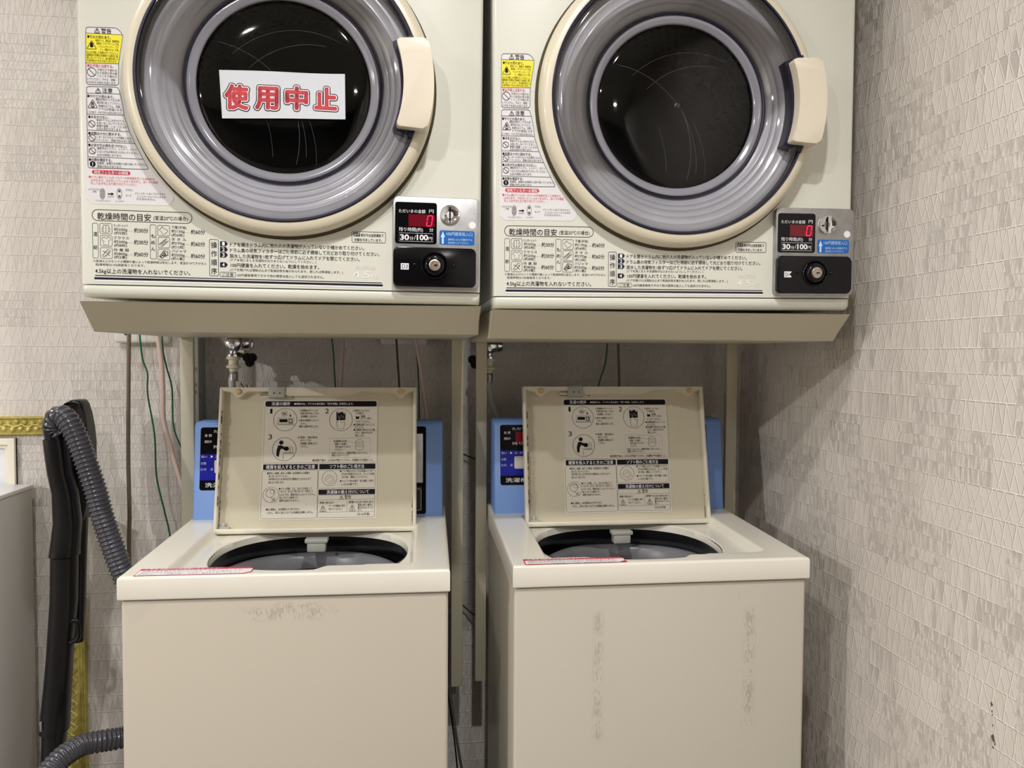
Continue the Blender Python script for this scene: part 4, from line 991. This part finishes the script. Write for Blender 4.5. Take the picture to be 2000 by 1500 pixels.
wmL = washer((-.2013, 1.2331, ZC - .349), -.0192, 'cream top-load coin washer with raised lid, beside the vacuum cleaner', 'washL', 0., .012)
wmR = washer((.4162, 1.2282, ZC - .3468), -.0015, 'cream top-load coin washer with raised lid, next to the right wall', 'washR', 1., -.018)
# caution stickers on the decks
def deck_sticker(t, pts, notch):
    bm = bmesh.new(); Z = lambda y, o: SL * y + o
    def fz(pts, o, mi):
        f = bm.faces.new([bm.verts.new((x, max(y, .0036), deck_z(x, max(y, .0036)) + o)) for x, y in pts]); f.normal_update()
        if f.normal.z < 0: f.normal_flip()
        f.material_index = mi
    x0, x1, y0, y1 = pts
    fz([(x0, y0), (x1 - .012, y0), (x1, y0 + .008), (x1, (y0 + y1) / 2), (x1 - .008, y1), (x0, y1)] if notch else [(x0, y0), (x1, y0), (x1, y1 - .006), (x1 - .005, y1), (x0, y1)], .0004, 0)
    fz([(x0 + .0016, y0 + .0016), (x1 - .0135, y0 + .0016), (x1 - .0018, y0 + .0095), (x1 - .002, y1 - .010), (x0 + .0016, y1 - .010)], .0007, 1)
    for i, s in enumerate(('衣類や手を巻き込まれてけがをする恐れがあります。', '完全に止まるまで手を入れないでください。ふたの上に乗らないこと。', '防水性のシートや衣類は洗い・すすぎ・脱水をしないでください。')):
        k0 = len(bm.verts); text(bm, s, x0 + .006, x1 - .016, 0, .0045, 0, 2); bm.verts.ensure_lookup_table()
        for v in list(bm.verts)[k0:]: yy = y1 - .015 - i * .0075 + v.co.z; v.co = Vector((v.co.x, yy, Z(yy, .0010)))
    k0 = len(bm.verts); text(bm, '⚠警告 回転中は洗濯槽に手を入れない', x0 + .006, x1 - .05, 0, .006, 0, 3, .01); bm.verts.ensure_lookup_table()
    for v in list(bm.verts)[k0:]: yy = y1 - .0052 + v.co.z; v.co = Vector((v.co.x, yy, Z(yy, .0010)))
    link('caution_sticker', bm, ['red_ink', 'white', 'grey_ink', 'sheet'], t, smooth=False)
deck_sticker(wmL, (-.2345, -.057, .0036, .0395), True)
deck_sticker(wmR, (-.2365, -.064, .0036, .0345), False)

# ------------------------------------------------------------------ taps and supply hoses
def tap(x, z, label, g, side=1):
    t = thing('water_tap', label, 'tap', (x, YB, z), (0, 0, 0), g)
    bm = bmesh.new(); lathe(bm, [(.022, 0), (.022, -.003), (.012, -.006), (.012, -.05)], (0, 0, .012), 'y', 32); lathe(bm, [(.0001, -.105), (.012, -.104), (.0185, -.098), (.0205, -.085), (.019, -.07), (.0165, -.06), (.012, -.05)], (0, 0, .012), 'y', 32)
    lathe(bm, [(.0001, .0), (.016, .0), (.017, .006), (.017, .02), (.014, .024), (.0001, .024)], (.006, -.07, .012), 'x', 28)
    lathe(bm, [(.0085, .012), (.0085, -.012), (.014, -.014), (.014, -.018), (.009, -.018)], (-.002, -.085, 0), 'z', 28)
    link('valve_body', bm, 'chrome', t, ang=40)
    bm = bmesh.new(); tube(bm, [(.006, -.085, -.013), (.018, -.09, -.017), (.026, -.092, -.022)], .004, 10)
    for a in range(3):
        q = a * 2.094 + .5; lathe(bm, [(.0001, -.006), (.0088, -.005), (.0104, 0), (.0088, .005), (.0001, .006)], (.034 + .0062 * math.cos(q), -.094, -.024 + .0072 * math.sin(q)), 'y', 16)
    bm.transform(Matrix.Scale(side, 4, (1, 0, 0)))
    link('cock_handle', bm, 'black', t, ang=50)
    bm = bmesh.new(); lathe(bm, [(.0145, -.0185), (.0145, -.024), (.010, -.026), (.0105, -.036), (.015, -.038), (.0145, -.043), (.009, -.045), (.009, -.05)], (-.002, -.085, 0), 'z', 28); link('hose_adapter', bm, 'cap', t, ang=40)
    return t
def hose(pts, label):
    o = thing('supply_hose', label, 'hose', pts[0], (0, 0, 0), 'washer supply hoses'); p0 = Vector(pts[0]); loc = [tuple(Vector(p) - p0) for p in pts]
    bm = bmesh.new(); tube(bm, cr(loc, 10), .0075, 16); link('tube', bm, 'hose_white', o)
    bm = bmesh.new(); lathe(bm, [(.0088, -.002), (.0098, -.004), (.0088, -.008), (.0098, -.011), (.0088, -.016), (.0096, -.018), (.0088, -.022)], (0, 0, 0), 'z', 20); link('clamp', bm, 'steel', o)
    return o
tap(-.388, ZC + .010, 'chrome water tap with black cock handle on the wall above the left washer', 'water taps')
hose([(-.390, YB - .085, ZC - .040), (-.393, YB - .085, ZC - .07), (-.385, YB - .075, ZC - .14), (-.36, YB - .07, ZC - .25), (-.35, YB - .065, ZC - .35)], 'white supply hose hanging from the tap behind the left washer lid')
tap(.166, ZC + .008, 'chrome water tap half hidden behind the left post of the right stand', 'water taps', -1)
hose([(.164, YB - .085, ZC - .042), (.163, YB - .085, ZC - .06), (.169, YB - .08, ZC - .10), (.184, YB - .075, ZC - .14), (.215, YB - .07, ZC - .20), (.23, YB - .07, ZC - .35)], 'white supply hose curving down behind the right washer console')
# little striped tag on the left hose
bm = bmesh.new()
for i in range(5):
    x = -.372 + i * .0038; z = ZC - .062 - i * .004
    box(bm, x, x + .0018, 1.725, 1.727, z - .022, z, 0, 1, i % 2)
bm.transform(Matrix.Translation((-.366, 1.726, ZC - .075)) @ Matrix.Rotation(math.radians(-32), 4, 'Y') @ Matrix.Translation((.366, -1.726, -ZC + .075)))
tag(link('hose_tag', bm, ['dark_cable', 'button'], None), 'small dark striped tag sticking up behind the left washer lid', 'tag')

# ------------------------------------------------------------------ wall outlets and cables
def outlet(x0, x1, z0, z1, label, screws):
    bm = bmesh.new(); box(bm, x0, x1, YB - .028, YB, z0, z1, .006, 3)
    o = link('wall_outlet', bm, 'outlet', None); tag(o, label, 'outlet', 'outlet boxes under the dryers')
    for sx in screws:
        bm = bmesh.new(); lathe(bm, [(.0001, -.002), (.003, -.0015), (.0035, 0)], (sx, YB - .028, z0 + .02), 'y', 14); link('outlet_socket', bm, 'dark_cable', o)
    return o
outlet(-.655, -.542, ZC + .020, ZC + .12, 'white outlet box on the wall under the left end of the left dryer', (-.63, -.57))
outlet(-.080, .028, ZC + .020, ZC + .12, 'white outlet box on the wall under the right end of the left dryer', (-.06, .01))
def cable(pts, r, m, label, name='power_cable', g=None, cat='cable'):
    bm = bmesh.new(); tube(bm, cr([(p[0], p[1], ZC + p[2]) for p in pts], 8), r, 10)
    o = link(name, bm, m, None); tag(o, label, cat, g); return o
cable([(-.605, 1.72, .10), (-.605, 1.72, .043), (-.608, 1.72, -.101), (-.610, 1.72, -.233), (-.609, 1.72, -.343), (-.611, 1.72, -.438), (-.60, 1.70, -.62)], .0042, 'brown_cable', 'taupe power cable hanging straight down at the far left of the wall')
cable([(-.590, 1.73, .09), (-.587, 1.73, .041), (-.582, 1.73, -.013), (-.572, 1.73, -.046), (-.572, 1.73, -.091), (-.559, 1.73, -.179), (-.556, 1.73, -.268), (-.54, 1.73, -.347), (-.53, 1.73, -.398), (-.52, 1.73, -.5)], .0018, 'green_cable', 'thin green earth wire between the taupe and pink cables', 'earth_wire', None, 'wire')
cable([(-.558, 1.74, .10), (-.554, 1.74, .044), (-.546, 1.74, -.024), (-.544, 1.74, -.08), (-.543, 1.74, -.147), (-.530, 1.74, -.203), (-.510, 1.74, -.276), (-.49, 1.74, -.34), (-.44, 1.74, -.42)], .0052, 'pink_cable', 'pinkish power cable swinging toward the left stand post')
cable([(-.552, 1.76, .09), (-.549, 1.755, .03), (-.545, 1.75, -.002), (-.538, 1.75, -.036), (-.528, 1.75, -.080), (-.526, 1.75, -.159), (-.512, 1.75, -.204), (-.49, 1.75, -.26), (-.46, 1.75, -.32)], .0018, 'green_cable', 'thin green earth wire curving behind the outer left stand post', 'earth_wire', None, 'wire')
cable([(-.188, 1.75, .09), (-.186, 1.75, .04), (-.182, 1.75, 0), (-.18, 1.75, -.046), (-.177, 1.75, -.09), (-.17, 1.75, -.2)], .0018, 'green_cable', 'thin green earth wire above the middle of the left washer lid', 'earth_wire', None, 'wire')
cable([(-.158, 1.75, .10), (-.160, 1.75, .04), (-.163, 1.75, -.012), (-.167, 1.75, -.09), (-.17, 1.74, -.2)], .0040, 'pink_cable', 'pinkish cable dropping behind the middle of the left washer lid')
cable([(-.046, 1.74, .10), (-.043, 1.74, .041), (-.040, 1.74, -.011), (-.035, 1.74, -.09), (-.03, 1.74, -.2)], .0024, 'dark_cable', 'dark cable dropping from the outlet behind the left washer lid')
cable([(-.006, 1.75, .10), (-.003, 1.75, .041), (.004, 1.75, -.011), (.008, 1.75, -.081), (.009, 1.75, -.151), (.012, 1.75, -.3)], .0018, 'green_cable', 'thin green earth wire beside the right edge of the left washer lid', 'earth_wire', None, 'wire')
cable([(-.004, 1.74, .10), (-.001, 1.74, .041), (.010, 1.74, -.022), (.019, 1.74, -.092), (.026, 1.74, -.150), (.035, 1.735, -.25)], .0042, 'pink_cable', 'pinkish cable slanting down to the left washer console')
cable([(.449, 1.75, .10), (.447, 1.75, .042), (.441, 1.75, -.021), (.425, 1.75, -.075), (.41, 1.75, -.16)], .0018, 'green_cable', 'thin green earth wire above the right washer lid', 'earth_wire', None, 'wire')
cable([(.473, 1.76, .10), (.474, 1.76, .042), (.478, 1.76, -.071), (.48, 1.76, -.2)], .0030, 'brown_cable', 'taupe cable dropping behind the right washer lid')
cable([(.078, 1.70, -.58), (.075, 1.66, -.72), (.085, 1.6, -.80), (.10, 1.55, -.88), (.125, 1.5, -.98), (.13, 1.45, -1.15)], .0028, 'dark_cable', 'dark cable trailing to the floor between the washers')
cable([(.07, 1.68, -.74), (.085, 1.62, -.84), (.095, 1.58, -.95), (.11, 1.52, -1.1)], .0018, 'dark_cable', 'thin dark wire trailing to the floor between the washers', 'power_cable')
cable([(.102, 1.785, -.585), (.12, 1.78, -.60), (.139, 1.77, -.612), (.15, 1.77, -.60)], .0018, 'dark_cable', 'short dark wire crossing the gap between the two stand posts')
cable([(.10, 1.785, -.23), (.125, 1.78, -.24), (.15, 1.77, -.25)], .0018, 'dark_cable', 'upper dark wire crossing between the two stand posts')

# ------------------------------------------------------------------ vacuum cleaner standing at the left
vac = thing('vacuum_cleaner', 'black vacuum cleaner wand with grey corrugated hose leaning on the left of the back wall', 'vacuum cleaner', (-.72, 1.66, 0))
def loc_(p): return (p[0] + .72, p[1] - 1.66, p[2] + ZC)
def corrugated(pts, r, name):
    bm = bmesh.new(); path = resample(cr([loc_(p) for p in pts], 24), .0012)
    tube(bm, path, lambda i, n: r * (1 + .085 * math.sin(i * 2 * math.pi / 7.2)), 28)
    return link(name, bm, 'hose_grey', vac, ang=80)
corrugated([(-.694, 1.60, -.162), (-.701, 1.597, -.148), (-.698, 1.59, -.133), (-.683, 1.583, -.125), (-.668, 1.575, -.135), (-.652, 1.57, -.163), (-.640, 1.568, -.195), (-.628, 1.566, -.230), (-.616, 1.565, -.270), (-.605, 1.564, -.315), (-.590, 1.564, -.365), (-.572, 1.564, -.42), (-.552, 1.566, -.475), (-.537, 1.575, -.55), (-.53, 1.60, -.66), (-.545, 1.61, -.75), (-.58, 1.60, -.775), (-.615, 1.575, -.770), (-.645, 1.55, -.765), (-.668, 1.51, -.772), (-.683, 1.47, -.80), (-.69, 1.44, -.86), (-.68, 1.42, -.98), (-.66, 1.42, -1.09)], .0198, 'suction_hose')
bm = bmesh.new(); tube(bm, cr([loc_(p) for p in ((-.699, 1.60, -.205), (-.701, 1.60, -.175), (-.705, 1.598, -.152), (-.700, 1.592, -.135), (-.690, 1.585, -.126))], 6), lambda i, n: .0205 - .002 * i / n, 24); link('hose_elbow', bm, 'vac', vac)
def hull(secs, name, parent=vac, m='vac', k=24):
    bm = bmesh.new(); rings = []
    for (x, y, z), rx, ry in secs:
        c = Vector(loc_((x, y, z))); rings.append([bm.verts.new(c + Vector((rx * math.copysign(abs(math.cos(a)) ** .7, math.cos(a)), ry * math.copysign(abs(math.sin(a)) ** .7, math.sin(a)), 0))) for a in [2 * math.pi * i / k for i in range(k)]])
    for A, B in zip(rings, rings[1:]):
        for i in range(k): bm.faces.new((A[i], A[(i + 1) % k], B[(i + 1) % k], B[i]))
    bm.faces.new(rings[0]); bm.faces.new(rings[-1]); return link(name, bm, m, parent, ang=50)
hull([((-.702, 1.60, -.172), .021, .022), ((-.700, 1.60, -.19), .0215, .023), ((-.697, 1.605, -.24), .021, .024), ((-.690, 1.61, -.28), .022, .024), ((-.688, 1.612, -.34), .024, .024), ((-.697, 1.62, -.395), .0255, .025), ((-.698, 1.62, -.408), .0265, .026), ((-.6985, 1.622, -.411), .024, .024)], 'grip')
hull([((-.699, 1.622, -.41), .0235, .0235), ((-.704, 1.628, -.50), .0238, .0235), ((-.716, 1.633, -.62), .0232, .023), ((-.722, 1.637, -.67), .0238, .0235), ((-.729, 1.640, -.735), .0255, .025), ((-.7325, 1.642, -.772), .0262, .026), ((-.733, 1.642, -.776), .0262, .026), ((-.733, 1.642, -.777), .0215, .0215), ((-.738, 1.645, -.86), .0215, .0215), ((-.745, 1.65, -1.13), .0215, .0215)], 'extension_tube')
bm = bmesh.new(); a = loc_((-.686, 1.618, -.565)); tube(bm, cr([(a[0] - .004, a[1], a[2] + .024), (a[0] + .009, a[1], a[2] + .022), (a[0] + .012, a[1], a[2] + .008), (a[0] + .011, a[1], a[2] - .012), (a[0] - .004, a[1], a[2] - .021)], 5), .005, 10); link('tube_clip', bm, 'vac', vac)
bm = bmesh.new(); a = loc_((-.748, 1.617, -.752)); box(bm, a[0] - .001, a[0] + .004, a[1] - .003, a[1] + .003, a[2] - .012, a[2] + .008, .001); link('release_button', bm, 'steel', vac)
# flat dark nozzle body standing behind the hose
bm = bmesh.new()
out = [(-.716, -.118), (-.706, -.104), (-.692, -.0975), (-.678, -.0985), (-.6725, -.106), (-.667, -.125), (-.662, -.155), (-.6595, -.19), (-.660, -.24), (-.665, -.30), (-.674, -.345), (-.700, -.352), (-.708, -.30), (-.712, -.22), (-.716, -.16)]
prism(bm, [(x + .72, z + ZC) for x, z in out[::-1]], 1.645 - 1.66, 1.685 - 1.66, 0, .006)
nz = link('floor_nozzle', bm, 'vac', vac, ang=50)
bm = bmesh.new(); tube(bm, cr([(.720 - .712, -.016, ZC - .117), (.720 - .702, -.018, ZC - .106), (.72 - .690, -.018, ZC - .1035), (.72 - .681, -.018, ZC - .1055)], 6), .0016, 8); tube(bm, cr([(.720 - .702, -.016, ZC - .128), (.720 - .698, -.018, ZC - .116), (.72 - .690, -.018, ZC - .112), (.72 - .684, -.018, ZC - .118), (.72 - .683, -.016, ZC - .135)], 6), .0022, 8); link('nozzle_rib', bm, 'black', nz)
hull([((-.688, 1.665, -.34), .016, .016), ((-.69, 1.668, -.42), .013, .013), ((-.695, 1.665, -.60), .012, .012)], 'nozzle_neck')
bm = bmesh.new(); box(bm, -.10, .14, -.30, -.06, .02, .145, .03, 4); lathe(bm, [(.026, 0), (.026, .02), (.022, .025)], (.06, -.24, .14), 'z', 24); link('canister', bm, 'vac', vac)
for sx in (-.085, .115):
    bm = bmesh.new(); lathe(bm, [(.0001, -.014), (.045, -.014), (.05, -.008), (.05, .008), (.045, .014), (.0001, .014)], (sx, -.12, .05), 'x', 32); link('wheel', bm, 'black_matte', vac)

# ------------------------------------------------------------------ white cabinet at far left
t = thing('storage_cabinet', 'low white-topped grey cabinet at the far left against the back wall', 'cabinet', (-.95, 1.6, 0))
bm = bmesh.new(); box(bm, -.55, .117, -.02, .185, 0, ZC - .300, .002); link('cabinet_body', bm, 'box_side', t)
bm = bmesh.new(); box(bm, -.552, .119, -.022, .187, ZC - .300, ZC - .291, .0015); link('cabinet_top', bm, 'panelw', t)
# small brown scuffs on the right wallpaper
bm = bmesh.new(); random.seed(5)
for (y, z, s) in ((.953, -.483, .003), (.952, -.492, .002), (.951, -.497, .0016), (.950, -.511, .0018), (.949, -.5275, .0042), (.947, -.531, .003), (.945, -.535, .0022), (.948, -.541, .002)):
    n_ = 9; f = bm.faces.new([bm.verts.new((XR - .0006, y + s * .7 * math.cos(2 * math.pi * i / n_) * (.6 + .6 * random.random()), ZC + z + s * math.sin(2 * math.pi * i / n_) * (.6 + .6 * random.random()))) for i in range(n_)])
o = link('wall_scuff', bm, mat('dark scuff', rgb(92, 84, 76), .8, var=.2, vs=400), None, smooth=False); struct(o, 'small dark scuffs low on the right wallpaper'); o.name = 'trim_4'
